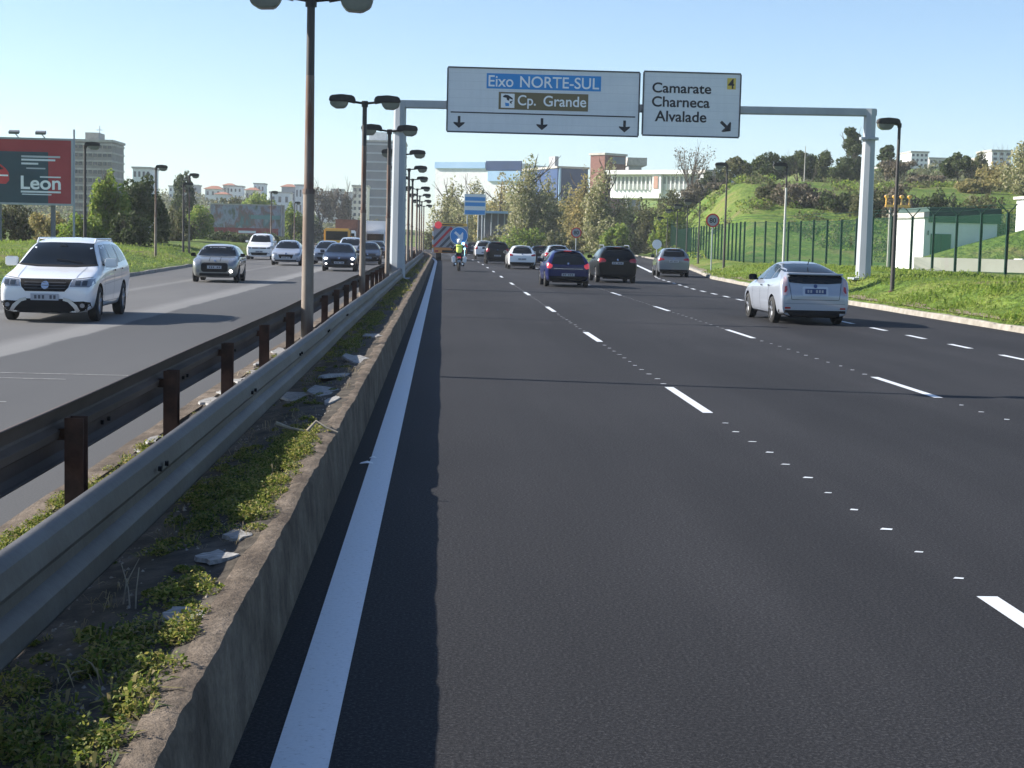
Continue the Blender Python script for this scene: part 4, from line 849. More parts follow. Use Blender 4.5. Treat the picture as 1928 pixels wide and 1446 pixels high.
# left side
LG2 = 'trees along the left bank'
T('bushy_tree', 'tall fresh green bushy tree right of the red billboard', 'tree', 207, 470, 312, 88, 112, 'poplar', M['leaf_green'], 12000, .26, 101, LG2)
for i, (u, vb, vt, wd, Y, kd, mt, n, sz, lab) in enumerate([(262, 480, 330, 90, 118, 'broad', 'leaf_dark', 6500, .26, 'dark green tree right of the fresh green one'), (296, 480, 345, 56, 122, 'bush', 'leaf_dark', 4500, .26, 'dark reddish-green tree behind the pale kerb lamp'),
      (245, 475, 395, 80, 106, 'bush', 'leaf_dark', 4200, .24, 'dark bush below the dark trees, above the grass'), (150, 470, 398, 100, 108, 'bush', 'leaf_green', 4200, .24, 'green hedge bush behind the white people carrier roof'), (95, 470, 385, 90, 112, 'bush', 'leaf_autumn', 3800, .24, 'orange-yellow bush under the red billboard'),
      (30, 470, 372, 90, 114, 'bush', 'leaf_olive', 4200, .24, 'olive bush under the billboard at the left edge'), (-30, 470, 365, 80, 112, 'bush', 'leaf_green', 3000, .24, 'green bush at the left picture edge'), (335, 480, 395, 70, 150, 'bush', 'leaf_olive', 3600, .3, 'olive bush between the thin lamps and the poster billboard'),
      (375, 475, 380, 66, 190, 'bush', 'leaf_green', 3600, .34, 'mid green bush left of the poster billboard'), (345, 470, 325, 56, 235, 'broad', 'leaf_dark', 3600, .42, 'dark blue-green tree far behind the thin lamps'), (330, 470, 378, 40, 170, 'bush', 'leaf_olive', 2200, .32, 'small grey-green bush behind the pale kerb lamp'),
      (440, 470, 365, 90, 300, 'broad', 'leaf_olive', 3600, .5, 'olive tree behind the poster billboard, left'), (490, 470, 365, 80, 290, 'broad', 'leaf_green', 3600, .5, 'green tree behind the poster billboard, right'), (548, 470, 375, 50, 230, 'bush', 'leaf_green', 3000, .4, 'green bush right of the poster billboard'), (430, 475, 436, 90, 180, 'bush', 'leaf_dark', 3000, .34, 'dark hedge under the poster billboard, left'), (510, 475, 436, 90, 185, 'bush', 'leaf_dark', 3000, .34, 'dark hedge under the poster billboard, right'),
      (565, 470, 395, 44, 260, 'bush', 'leaf_dark', 3000, .4, 'dark bush left of the rusty pole'), (605, 465, 345, 56, 340, 'bare', 'leaf_brown', 2600, .6, 'grey leafless tree right of the rusty pole'), (640, 465, 352, 50, 345, 'bare', 'leaf_brown', 2400, .6, 'grey leafless tree above the yellow truck'), (590, 470, 400, 40, 300, 'bush', 'leaf_dark', 2600, .45, 'dark bush behind the navy hatchback'),
      (655, 465, 385, 40, 350, 'bush', 'leaf_brown', 2200, .5, 'brown bush behind the second lamp pole'), (715, 450, 405, 50, 520, 'bush', 'leaf_olive', 2600, .7, 'olive trees at the foot of the dark tower')]):
    T('bank_tree', lab, 'tree' if kd != 'bush' else 'bush', u, vb, vt, wd, Y, kd, M[mt], n, sz, 120+i, LG2)
# wooded far ridge on the left: reads as one mass
rg = np.random.default_rng(77); bl = []
for k in range(330):
    u = rg.uniform(-60, 700); Y_ = rg.uniform(420, 800); p = P(u, 420, Y_); z = land(p.x, Y_); s_ = rg.uniform(2.2, 5.0); bl.append((p.x, Y_, z+s_*.5, s_, s_, s_*rg.uniform(.6, 1.0)))
tag(quads_obj('far_woods', leaf_quads(bl, 42000, 1.2, rg, .4), M['leaf_olive']), 'hazy wooded ridge far behind the left carriageway', kind='stuff')
bl = []
for k in range(150):
    u = rg.uniform(1320, 2000); Y_ = rg.uniform(290, 420); p = P(u, 350, Y_); z = land(p.x, Y_); s_ = rg.uniform(1.6, 3.4); bl.append((p.x, Y_, z+s_*.5, s_, s_, s_*rg.uniform(.6, 1.0)))
tag(quads_obj('far_woods', leaf_quads(bl, 22000, .9, rg, .4), M['leaf_olive']), 'scrubby woods on the hill behind the dark trees on the right', kind='stuff')

# rough scrub and tussocks over the right slope
rnd = random.Random(9); bl = []; bl2 = []
for k in range(2600):
    u = rnd.uniform(1150, 1960); Y_ = rnd.uniform(140, 262); v = rnd.uniform(330, 470); p = P(u, v, Y_)
    if p.x < float(kx(Y_))+1.5: continue
    d = nz(p.x, Y_, .045, 21)+.5*nz(p.x, Y_, .16, 22)
    if d < (-.02 if u < 1345 or u > 1640 else .27): continue
    s_ = rnd.uniform(.3, 1.0); (bl if rnd.random() < .6 else bl2).append((p.x, Y_, land(p.x, Y_)+s_*.3, s_*1.2, s_*1.2, s_*.8))
tag(quads_obj('scrub', leaf_quads(bl, 26000, .36, rg, .3), M['leaf_olive']), 'rough olive scrub and tussocks scattered over the right slope', kind='stuff')
tag(quads_obj('scrub', leaf_quads(bl2, 17000, .36, rg, .3), M['leaf_green']), 'fresh green tussocks scattered over the right slope', kind='stuff')

# ------------------------------------------------------------------ buildings
WINM = {}
def win_mesh(w_, h_, along):
    k = (round(w_, 2), round(h_, 2), along)
    if k not in WINM:
        mb = MB(); mb.bb(*((-w_/2, w_/2, -.12, .06) if along == 'x' else (-.12, .06, -w_/2, w_/2)), -h_/2, h_/2); o = mb.build('window', M['window']); WINM[k] = o.data; bpy.data.objects.remove(o)
    return WINM[k]
def block(label, u0, u1, vt, Y, depth, wall, rows=0, cols=0, ww=.5, wh=.5, bands=None, roof='flat', vb=None, side=0, rz=0, name='apartment_building', cat='building', group=None):
    a = P(u0, vt, Y); b = P(u1, vt, Y); W = b.x-a.x; zg = min(land(a.x, Y), land(b.x, Y), land((a.x+b.x)/2, Y+depth)) if vb is None else P(u0, vb, Y).z
    H = max(a.z, b.z)-zg; root = empty(name, (a.x, Y, zg), rz, label, cat, group)
    mb = MB(); mb.bb(0, W, 0, depth, -1, H); mb.build('wall', M[wall], root)
    if roof == 'flat':
        mb = MB(); mb.bb(-.3, W+.3, -.3, depth+.3, H, H+.5); mb.build('roof', M['concrete'], root)
    elif roof == 'tile':
        mb = MB(); e = W*.06+.4; hh = min(3.5, W*.22); mb.add([(-e, -e, H), (W+e, -e, H), (W+e, depth+e, H), (-e, depth+e, H), (W*.3, depth/2, H+hh), (W*.7, depth/2, H+hh)], [(0, 1, 5, 4), (2, 3, 4, 5), (1, 2, 5), (3, 0, 4), (0, 3, 2, 1)]); mb.build('roof', M['roof_tile'], root)
    cw = W/max(1, cols); rh = H/max(1, rows)
    for i in range(rows):
        for j in range(cols):
            o = link(bpy.data.objects.new('window', win_mesh(cw*ww, rh*wh, 'x'))); o.parent = root; o.location = (cw*(j+.5), -.0, rh*(i+.5))
    if side:
        n = side; x = W if (a.x+b.x)/2 < 0 else 0; cd = depth/n
        for i in range(rows):
            for j in range(n): o = link(bpy.data.objects.new('window', win_mesh(cd*ww, rh*wh, 'y'))); o.parent = root; o.location = (x+.06 if x else .06, cd*(j+.5), rh*(i+.5))
    if bands:
        nb, bm_, th = bands
        for i in range(nb): mb = MB(); z = H*(i+1)/(nb+.3); mb.bb(-.15, W+.15, -.2, depth+.15, z-th/2, z+th/2); mb.build('floor_band', M[bm_], root)
    return root, W, H
M['wall_brown'] = nmat('brownish_render', (.20, .185, .165), (.27, .25, .225), .4, .85)
M['band'] = pmat('pale_floor_band', (.36, .38, .42), .7)
r, W, H = block('tall dark slab office tower behind the median lamps, pale floor bands', 690, 763, 268, 560, 26, 'wall_dark', bands=(11, 'band', .55))
mb = MB(); mb.bb(W*.05, W*.5, 4, 14, H+.5, H+3.5); mb.build('roof_plant', M['wall_white'], r)
r, W, H = block('grey many-windowed tower block behind the red billboard', 138, 211, 268, 330, 12, 'wall_brown', 11, 8, .72, .5, bands=(11, 'concrete', .35))
mb = MB(); mb.bb(W*.25, W*.6, 2, 8, H+.5, H+2); mb.build('roof_plant', M['concrete'], r)
mb = MB(); mb.tube([(W*.6, 3, H), (W*.6, 3, H+3.5)], .08, 5); mb.tube([(W*.52, 3, H+2.6), (W*.68, 3, H+2.6)], .06, 5); mb.build('aerial', M['wall_grey'], r)
block('pale block with thin windows left of the dark green trees', 250, 283, 318, 420, 12, 'wall_white', 6, 4, .5, .5)
block('pale grey block to the right of the grey leafless trees', 664, 692, 352, 470, 14, 'wall_cream', 9, 3, .5, .5)
# long shopping hall with blue fronts behind the poplars
r, W, H = block('long white hall with pale blue stripe behind the leftmost poplars', 820, 1000, 312, 440, 30, 'wall_white', roof=None, name='warehouse', rz=R(-28))
mb = MB(); mb.bb(W*.60, W*1.0, -.6, .0, H-1.9, H+.6); mb.build('dark_fascia', M['blue_wall'], r)
mb = MB(); mb.bb(W*.62, W*.99, -.5, .0, H-4.8, H-2.0); mb.build('blue_panel', M['sky_wall'], r)
mb = MB(); mb.bb(W*.0, W*.59, -.5, .0, H-1.4, H+.3); mb.build('blue_panel', M['sky_wall'], r)
r, W, H = block('deep blue cladded block between the two tall poplars', 1050, 1112, 318, 400, 24, 'blue_wall', roof='flat', name='warehouse', rz=R(18))
mb = MB(); mb.bb(.3, W*.10, -.4, 0, 0, H); mb.build('pale_pilaster', M['sky_wall'], r)
mb = MB(); mb.bb(0, W*.12, 2, 6, H+.5, H+3); mb.build('roof_plant', M['wall_grey'], r)
r, W, H = block('dark red brick block on the hill above the rightmost poplar', 1139, 1194, 293, 385, 5, 'brick', 0, 0, roof='flat', rz=R(38))
mb = MB(); mb.bb(W*.36, W*.95, -.15, 0, H-2.0, H-.3); mb.build('window', M['wall_dark'], r)
r, W, H = block('grey modern block with overhanging roof right of the red brick block', 1184, 1208, 312, 392, 12, 'wall_grey', 0, 0, roof=None)
mb = MB(); mb.bb(-.4, W+1.2, -.8, 12.5, H, H+1.9); mb.build('roof', M['concrete'], r)
mb = MB(); mb.bb(.2, W-.2, -.1, 0, H*.35, H*.85); mb.build('window', M['window'], r)
r, W, H = block('long low white building with columns on the hill top', 1150, 1350, 334, 350, 20, 'wall_white', roof=None, vb=364, rz=R(-36))
mb = MB(); mb.bb(-.6, W+.3, -1.6, 20, H, H+.9); mb.build('roof', M['wall_white'], r)
mb = MB(); mb.bb(.2, W-.2, -.12, 0, H*.52, H*.88); mb.build('window', M['wall_grey'], r)
for k in range(22): mb = MB(); mb.bb(W*(.03+.0435*k), W*(.03+.0435*k)+.22, -.5, -.13, H*.2, H*.9); mb.build('column', M['wall_white'], r)
mb = MB(); mb.bb(W*.47, W*.56, -1.2, -.51, 0, H*.98); mb.build('entrance_tower', M['wall_white'], r)
mb = MB(); mb.bb(W*.485, W*.53, -1.3, -1.201, H*.25, H*.9); mb.build('red_panel', nmat('pale_brick', (.45, .25, .19), (.52, .31, .24), 2, .85), r)
block('small dark glazed box on the hill beside the leafless tree', 1330, 1350, 325, 290, 8, 'wall_grey', 1, 2, .7, .6)
CG = 'pale flats on the hill at the right'
for (u0, u1, vt, Y, mt, rw, cl, lab) in ((1716, 1748, 288, 520, 'wall_white', 4, 4, 'white flats with a tall lift core on the right hill'), (1695, 1722, 308, 500, 'wall_cream', 3, 3, 'low cream flats left of the white flats with lift core'), (1750, 1790, 300, 540, 'wall_cream', 3, 5, 'cream flats right of the white flats with lift core'),
      (1868, 1905, 286, 430, 'wall_white', 5, 3, 'white block rising behind the pale autumn tree'), (1845, 1868, 300, 445, 'wall_cream', 4, 2, 'cream block left of the white one near the right edge'), (1655, 1690, 318, 480, 'wall_grey', 2, 4, 'low grey flats behind the dark street lamp head')):
    block(lab, u0, u1, vt, Y, 12, mt, rw, cl, .5, .5, group=CG)
mb = MB(); p = P(1514, 345, 235); z = land(p.x, 235); mb.tube([(0, 0, -.2), (0, 0, P(1514, 275, 235).z-z)], [.10, .05], 6); mb.tube([(-.25, 0, .02), (.25, 0, .02)], .1, 6)
tag(mb.build('mast', M['concrete'], loc=(p.x, 235, z)), 'thin pale mast standing among the dark crest trees', 'mast')
mb = MB(); p = P(1905, 450, 108); z = land(p.x+1, 108); W = 5
mb.bb(0, W, 0, 4, -.2, P(1905, 372, 108).z-z); o = mb.build('wall', M['wall_white']); r = empty('small_hut', (P(1950, 450, 108).x, 108, z), 0, 'white hut wall cut by the right picture edge', 'hut'); o.parent = r
mb = MB(); mb.bb(-.2, W+.2, -.2, 4.2, P(1905, 372, 108).z-z, P(1905, 372, 108).z-z+.2); mb.build('roof', M['concrete'], r)
# houses of the far left ridge
FG = 'pale houses on the far left ridge'; rnd = random.Random(5)
cols_ = ['white', 'cream', 'grey']; k = 0
for (u0, u1, vt, Y, mt, rf, lab) in ((318, 340, 352, 640, 'wall_white', 'flat', 'white house at the left end of the far ridge'), (352, 372, 350, 660, 'wall_grey', 'flat', 'grey house behind the thin kerb lamps'), (386, 416, 356, 620, 'wall_white', 'tile', 'white tiled house above the left end of the poster billboard'), (420, 440, 349, 680, 'wall_cream', 'tile', 'cream tiled house on the crest'),
      (432, 455, 352, 640, 'wall_white', 'flat', 'white flat-roofed house above the poster billboard'), (462, 486, 358, 610, 'wall_cream', 'tile', 'cream tiled house lower on the ridge'), (478, 498, 347, 690, 'wall_white', 'flat', 'small white house on the skyline'), (508, 546, 364, 560, 'wall_white', 'flat', 'long white house right of the poster billboard mast'),
      (530, 556, 352, 660, 'wall_grey', 'tile', 'grey tiled house on the skyline left of the rusty pole'), (556, 576, 350, 600, 'wall_white', 'flat', 'white block just left of the rusty pole'), (596, 622, 362, 620, 'wall_white', 'flat', 'white house right of the rusty pole behind bare branches'), (624, 646, 358, 650, 'wall_cream', 'flat', 'cream house behind the bare trees'), (646, 664, 364, 600, 'wall_white', 'flat', 'white block left of the pale grey block'), (340, 360, 362, 560, 'wall_cream', 'tile', 'low cream tiled house behind the dark thin lamp'), (405, 428, 366, 540, 'wall_white', 'tile', 'low white tiled house among the ridge trees')):
    block(lab, u0, u1, vt, Y, 10, mt, 2 if rf == 'tile' else 3, 3, .4, .45, roof=rf, name='house', cat='house', group=FG)
# glass canopy poles and dark underpass wall beyond the bend
def canopy():
    Y_ = 238; a = P(900, 452, Y_); b = P(963, 400, Y_); W = b.x-a.x; H = b.z
    root = empty('glass_shelter', (a.x, Y_, 0), 0, 'dark glazed shelter on thin pale poles in front of the poplars', 'shelter')
    mb = MB(); mb.bb(0, W, 1, 6, .9, H-.2); mb.build('glazing', M['wall_dark'], root)
    mb = MB(); mb.bb(-.4, W+.4, -.4, 6.5, H-.2, H+.15); mb.build('roof', M['sky_wall'], root)
    for k in range(6): mb = MB(); mb.tube([(W*k/5, .4, -.2), (W*k/5, .4, H-.2)], .10, 6); mb.build('pole', M['grey_steel'], root)
canopy()

# ------------------------------------------------------------------ vehicles
HATCH = [(0, .58, .54, .70, .26), (.012, .68, .62, .84, .21), (.05, .77, .71, .95, .19), (.14, .86, .80, .99, .18), (.24, .94, .87, 1, .18), (.29, .99, .90, 1, .18), (.36, 1.20, .91, 1, .18), (.43, 1.38, .92, 1, .18), (.51, 1.46, .925, 1, .18),
         (.65, 1.48, .93, 1, .18), (.78, 1.455, .95, 1, .18), (.87, 1.40, .98, .99, .18), (.925, 1.24, 1.0, .98, .2), (.962, 1.05, .98, .96, .22), (.985, .93, .88, .93, .25), (1, .84, .78, .86, .32)]
SUV = [(0, .68, .62, .80, .20), (.010, .80, .73, .91, .18), (.04, .89, .83, .975, .19), (.12, .98, .92, 1, .22), (.22, 1.06, .99, 1, .22), (.265, 1.12, 1.03, 1, .22), (.33, 1.34, 1.05, 1, .22), (.40, 1.56, 1.07, 1, .22), (.49, 1.655, 1.08, 1, .22),
       (.65, 1.69, 1.09, 1, .22), (.82, 1.665, 1.11, 1, .22), (.93, 1.60, 1.13, .99, .23), (.962, 1.38, 1.13, .975, .24), (.984, 1.12, 1.04, .95, .27), (1, 1.0, .92, .88, .34)]
PRIUS = [(0, .56, .52, .68, .26), (.012, .66, .60, .82, .2), (.05, .76, .70, .94, .18), (.13, .86, .80, .99, .17), (.21, .95, .88, 1, .17), (.26, 1.03, .91, 1, .17), (.36, 1.28, .92, 1, .17), (.45, 1.43, .93, 1, .17), (.53, 1.485, .94, 1, .17),
         (.64, 1.475, .96, 1, .17), (.75, 1.41, .99, .995, .17), (.85, 1.33, 1.03, .98, .18), (.93, 1.235, 1.06, .965, .19), (.965, 1.19, 1.07, .955, .2), (.978, 1.06, .98, .94, .21), (.99, .80, .74, .93, .19), (1, .70, .62, .90, .19)]
MINI = [(0, .62, .58, .72, .26), (.014, .74, .68, .85, .2), (.05, .84, .78, .95, .18), (.15, .93, .87, 1, .17), (.25, .98, .91, 1, .17), (.29, 1.03, .93, 1, .17), (.35, 1.22, .94, 1, .17), (.41, 1.36, .945, 1, .17), (.48, 1.405, .95, 1, .17),
        (.65, 1.41, .95, 1, .17), (.80, 1.39, .96, 1, .17), (.91, 1.34, .97, .99, .18), (.95, 1.18, .97, .98, .19), (.975, .98, .92, .96, .22), (1, .86, .80, .86, .32)]
def rr(cx_, cz, w_, h_, r_=.02, n=3):
    r_ = min(r_, w_/2, h_/2); pts = []
    for sx, sz, a0 in ((1, 1, 0), (-1, 1, 90), (-1, -1, 180), (1, -1, 270)):
        for k in range(n+1): a = R(a0+90*k/n); pts.append((cx_+sx*(w_/2-r_)+r_*math.cos(a), cz+sz*(h_/2-r_)+r_*math.sin(a)))
    return pts
def mir(p): return [(-x, z) for x, z in p][::-1]
class Car:
    def __init__(s, name, label, cat, loc, rz, prof, L, W, H, paint_, rw=.66, wr=.32, axles=(.19, .795), group=None, tint='glass'):
        s.L, s.W, s.H = L, W, H; s.root = empty(name, loc, rz, label, cat, group)
        href = max(p[1] for p in prof); s.k = H/href; hb = max(p[2] for p in prof)*s.k
        V = []; n = 9
        for (t, zt, zb_, wm, zf) in prof:
            zt *= s.k; zb_ *= s.k; zf *= s.k; y = L/2-t*L; hw = W/2*wm; g_ = max(0, min(1, (zt-zb_-.04)/(H-hb)))
            hg = hw*(.88+(rw-.88)*g_); zm = zf+(zb_-zf)*.55
            half = [(0, zf), (hw*.86, zf), (hw*.955, zf+.10), (hw, zm), (hw*.985, zb_-.06), (hw*.94, zb_), (hg, zt-.045*(.4+g_)), (hg*.66, zt-.004), (0, zt+.012)]
            V.append([(x, y, z) for x, z in half])
        vs = []; fs = []; m_ = len(V); ring = 2*n-2
        for st in V: vs += st+[(-x, y, z) for x, y, z in st[-2:0:-1]]
        for i in range(m_-1): fs += [(i*ring+j, i*ring+(j+1) % ring, (i+1)*ring+(j+1) % ring, (i+1)*ring+j) for j in range(ring)]
        for e in (0, m_-1):
            b = e*ring; idx = lambda j: b+j % ring
            for j in range(1, n-2): fs.append((idx(j), idx(j+1), idx(ring-j-1), idx(ring-j)))
            fs.append((idx(0), idx(1), idx(ring-1))); fs.append((idx(n-2), idx(n-1), idx(n)))
        mb = MB(); mb.add(vs, fs); o = mb.build('body', M[paint_], s.root); o.data.materials.append(M['trim'])
        sd = o.modifiers.new('s', 'SUBSURF'); sd.levels = 2
        me = evaluated(o); o.modifiers.clear(); o.data = me
        bm = bmesh.new(); bm.from_mesh(me); s.bvh = BVHTree.FromBMesh(bm); bm.free()
        s.wr = wr; s.ay = [L/2-a*L for a in axles]; cut = MB(); hwid = W/2
        for y in s.ay:
            for sg in (-1, 1):
                c = MB(); c.tube([(sg*(hwid-.30), y, wr), (sg*(hwid+.3), y, wr)], wr+.055, 28); cut.add(c.v, c.f)
        co = cut.build('cutter', M['trim']); co.data.materials.clear(); co.data.materials.append(M['trim']); co.data.materials.append(M['trim'])
        co.data.polygons.foreach_set('material_index', [1]*len(co.data.polygons)); co.parent = s.root
        bo = o.modifiers.new('b', 'BOOLEAN'); bo.object = co; bo.operation = 'DIFFERENCE'; bo.solver = 'EXACT'
        me = evaluated(o); o.modifiers.clear(); o.data = me; bpy.data.objects.remove(co)
        me.polygons.foreach_set('use_smooth', [True]*len(me.polygons)); me.set_sharp_from_angle(angle=R(38)); s.body = o
        for y in s.ay:
            for sg in (-1, 1): s.wheel(sg, y)
    def wheel(s, sg, y):
        r_ = s.wr; x0 = sg*(s.W/2-.005); t = MB(); w_ = .21
        prof = [(0, r_*.66), (.012, r_*.92), (.035, r_), (w_-.035, r_), (w_, r_*.9), (w_, .05)]; n = 28
        vs = []; 
        for (dx, rad) in prof: vs += [(x0-sg*dx, y+rad*math.cos(2*PI*j/n), r_+rad*math.sin(2*PI*j/n)) for j in range(n)]
        t.add(vs, [(i*n+j, i*n+(j+1) % n, (i+1)*n+(j+1) % n, (i+1)*n+j) for i in range(len(prof)-1) for j in range(n)])
        o = t.build('wheel', M['tyre'], s.root, smooth=True)
        q_ = MB(); xr = x0-sg*.02; q_.tube([(xr-sg*.06, y, r_), (xr-sg*.05, y, r_)], r_*.66, n); d = q_.build('brake_well', M['trim'], o)
        q_ = MB()
        vs = []
        for rad, dx in ((r_*.665, 0), (r_*.60, 0), (r_*.60, .05), (r_*.665, .05)): vs += [(xr-sg*dx, y+rad*math.cos(2*PI*j/n), r_+rad*math.sin(2*PI*j/n)) for j in range(n)]
        q_.add(vs, [(i*n+j, i*n+(j+1) % n, ((i+1) % 4)*n+(j+1) % n, ((i+1) % 4)*n+j) for i in range(4) for j in range(n)])
        for k in range(5):
            a = 2*PI*k/5+.3; c, s_ = math.cos(a), math.sin(a)
            for da in (-.12, .12): q_.tube([(xr-sg*.015, y+.05*c, r_+.05*s_), (xr-sg*.01, y+r_*.62*math.cos(a+da), r_+r_*.62*math.sin(a+da))], r_*.055, 5)
        q_.tube([(xr-sg*.03, y, r_), (xr+sg*.002, y, r_)], r_*.17, 10); q_.build('rim', M['rim'], o)
    def decal(s, name, poly, view, mat, off=.006, step=.07, parent=None, thick=0):
        bm = bmesh.new(); vs = [bm.verts.new((p[0], 0, p[1])) for p in poly]; bm.faces.new(vs)
        xs = [p[0] for p in poly]; zs = [p[1] for p in poly]
        for lo, hi, ax in ((min(xs), max(xs), Vector((1, 0, 0))), (min(zs), max(zs), Vector((0, 0, 1)))):
            n = int((hi-lo)/step)
            for k in range(1, n+1):
                c = lo+(hi-lo)*k/(n+1); bmesh.ops.bisect_plane(bm, geom=bm.verts[:]+bm.edges[:]+bm.faces[:], plane_co=ax*c, plane_no=ax)
        dirs = {'front': (Vector((0, 9, 0)), Vector((0, -1, 0))), 'rear': (Vector((0, -9, 0)), Vector((0, 1, 0))), 'right': (Vector((9, 0, 0)), Vector((-1, 0, 0))), 'left': (Vector((-9, 0, 0)), Vector((1, 0, 0))), 'top': (Vector((0, 0, 9)), Vector((0, 0, -1)))}
        o_, d_ = dirs[view]
        for v in bm.verts:
            a, b = v.co.x, v.co.z
            src = Vector((a, 0, b))+o_ if view in ('front', 'rear') else Vector((0, a, b))+o_
            if view == 'top': src = Vector((a, b, 0))+o_
            h = s.bvh.ray_cast(src, d_, 18)
            if h[0] is None:
                tgt = Vector((a, s.L/2 if view == 'front' else -s.L/2, b)) if view in ('front', 'rear') else Vector((s.W/2*(1 if view == 'right' else -1), a, b))
                h = s.bvh.find_nearest(tgt)
            nn = h[1] if h[1].dot(d_) < 0 else -h[1]; v.co = h[0]+(nn*.8-d_*.2)*off
        if thick:
            bmesh.ops.recalc_face_normals(bm, faces=bm.faces)
        me = bpy.data.meshes.new(name); bm.to_mesh(me); bm.free(); me.materials.append(mat if not isinstance(mat, str) else M[mat]); me.polygons.foreach_set('use_smooth', [True]*len(me.polygons))
        o = link(bpy.data.objects.new(name, me)); o.parent = parent or s.root; return o
    def surf(s, view, a, b):
        d_ = {'front': -1, 'rear': 1}[view]; h = s.bvh.ray_cast(Vector((a, -9*d_, b)), Vector((0, d_, 0)), 18); return h[0] or Vector((a, -d_*s.L/2, b))
    def plate(s, view, z, w_=.52, h_=.11, mat='plate', x=0):
        y = s.surf(view, x, z).y; sg = 1 if view == 'front' else -1; y += sg*.02
        mb = MB(); mb.bb(x-w_/2, x+w_/2, y-.012, y+.012, z-h_/2, z+h_/2); o = mb.build('number_plate', M[mat], s.root)
        mb = MB(); n = 6; yy = y+sg*.0135
        for k in range(n):
            if k in (2,): continue
            xx = x-w_*.40+w_*.82*k/n; mb.bb(xx, xx+w_*.085, yy-.001, yy+.001, z-h_*.28, z+h_*.28)
        mb.build('plate_lettering', M['plate_ink'] if mat == 'plate' else M['plate'], o)
    def mirrors(s, mat, y, z, sz=(.22, .12, .15)):
        for sg in (-1, 1):
            h = s.bvh.ray_cast(Vector((sg*9, y, z)), Vector((-sg, 0, 0)), 18); x = h[0].x if h[0] else sg*s.W/2
            mb = MB(); mb.box((x+sg*(sz[0]/2+.04), y, z+.03), sz); o = mb.build('mirror', M[mat], s.root, bevel=.022)
            mb = MB(); mb.box((x+sg*.02, y, z-.02), (.12, .06, .04)); mb.build('stalk', M['trim'], o)
            mb = MB(); mb.box((x+sg*(sz[0]/2+.04), y-sz[1]/2-.004, z+.03), (sz[0]*.82, .006, sz[2]*.76)); mb.build('mirror_glass', M['glass'], o)
    def sides(s, polys, handles=(), lines=(), lower=None, mat='side_glass'):
        for v in ('left', 'right'):
            for p in polys: s.decal('side_window', p, v, mat, .006, .12)
            for x in lines: s.decal('door_line', rect(x-.006, x+.006, .30*s.k, s.H*.60), v, 'trim', .003, .12)
            for (y, z) in handles: s.decal('door_handle', rr(y, z, .17, .03), v, 'trim', .02, .1)
            if lower: s.decal('sill_trim', rect(*lower), v, 'trim', .006, .15)
    def lamps(s, name, poly, view, mat, off=.008):
        for p in (poly, mir(poly)): s.decal(name, p, view, mat, off, .05)
    def emblem(s, view, z, r_=.055, mat='chrome'):
        s.decal('emblem', [(r_*math.cos(2*PI*i/16), z+r_*math.sin(2*PI*i/16)) for i in range(16)], view, mat, .016, .5)
def glasshouse(c, ws, rwn, sd):
    """windscreen and rear window trapezoids (half width low, z low, half width high, z high)"""
    for v, q_, nm in (('front', ws, 'windscreen'), ('rear', rwn, 'rear_window')):
        if q_: a, z0, b, z1 = q_; c.decal(nm, [(-a, z0), (-a*.5, z0-.02), (a*.5, z0-.02), (a, z0), (b, z1), (b*.5, z1+.015), (-b*.5, z1+.015), (-b, z1)], v, 'glass', .006, .09)
def wiper(c, view, z, w_):
    y = c.surf(view, 0, z)
    mb = MB(); a = c.surf(view, -w_, z); b = c.surf(view, .05, z+.06); sg = 1 if view == 'front' else -1
    mb.tube([a+Vector((0, sg*.02, .02)), b+Vector((0, sg*.02, .02))], .01, 5); mb.build('wiper', M['trim'], c.root)
def at_road(u, v): p = PZ(u, v, 0); return Vector((p.x, p.y, 0))

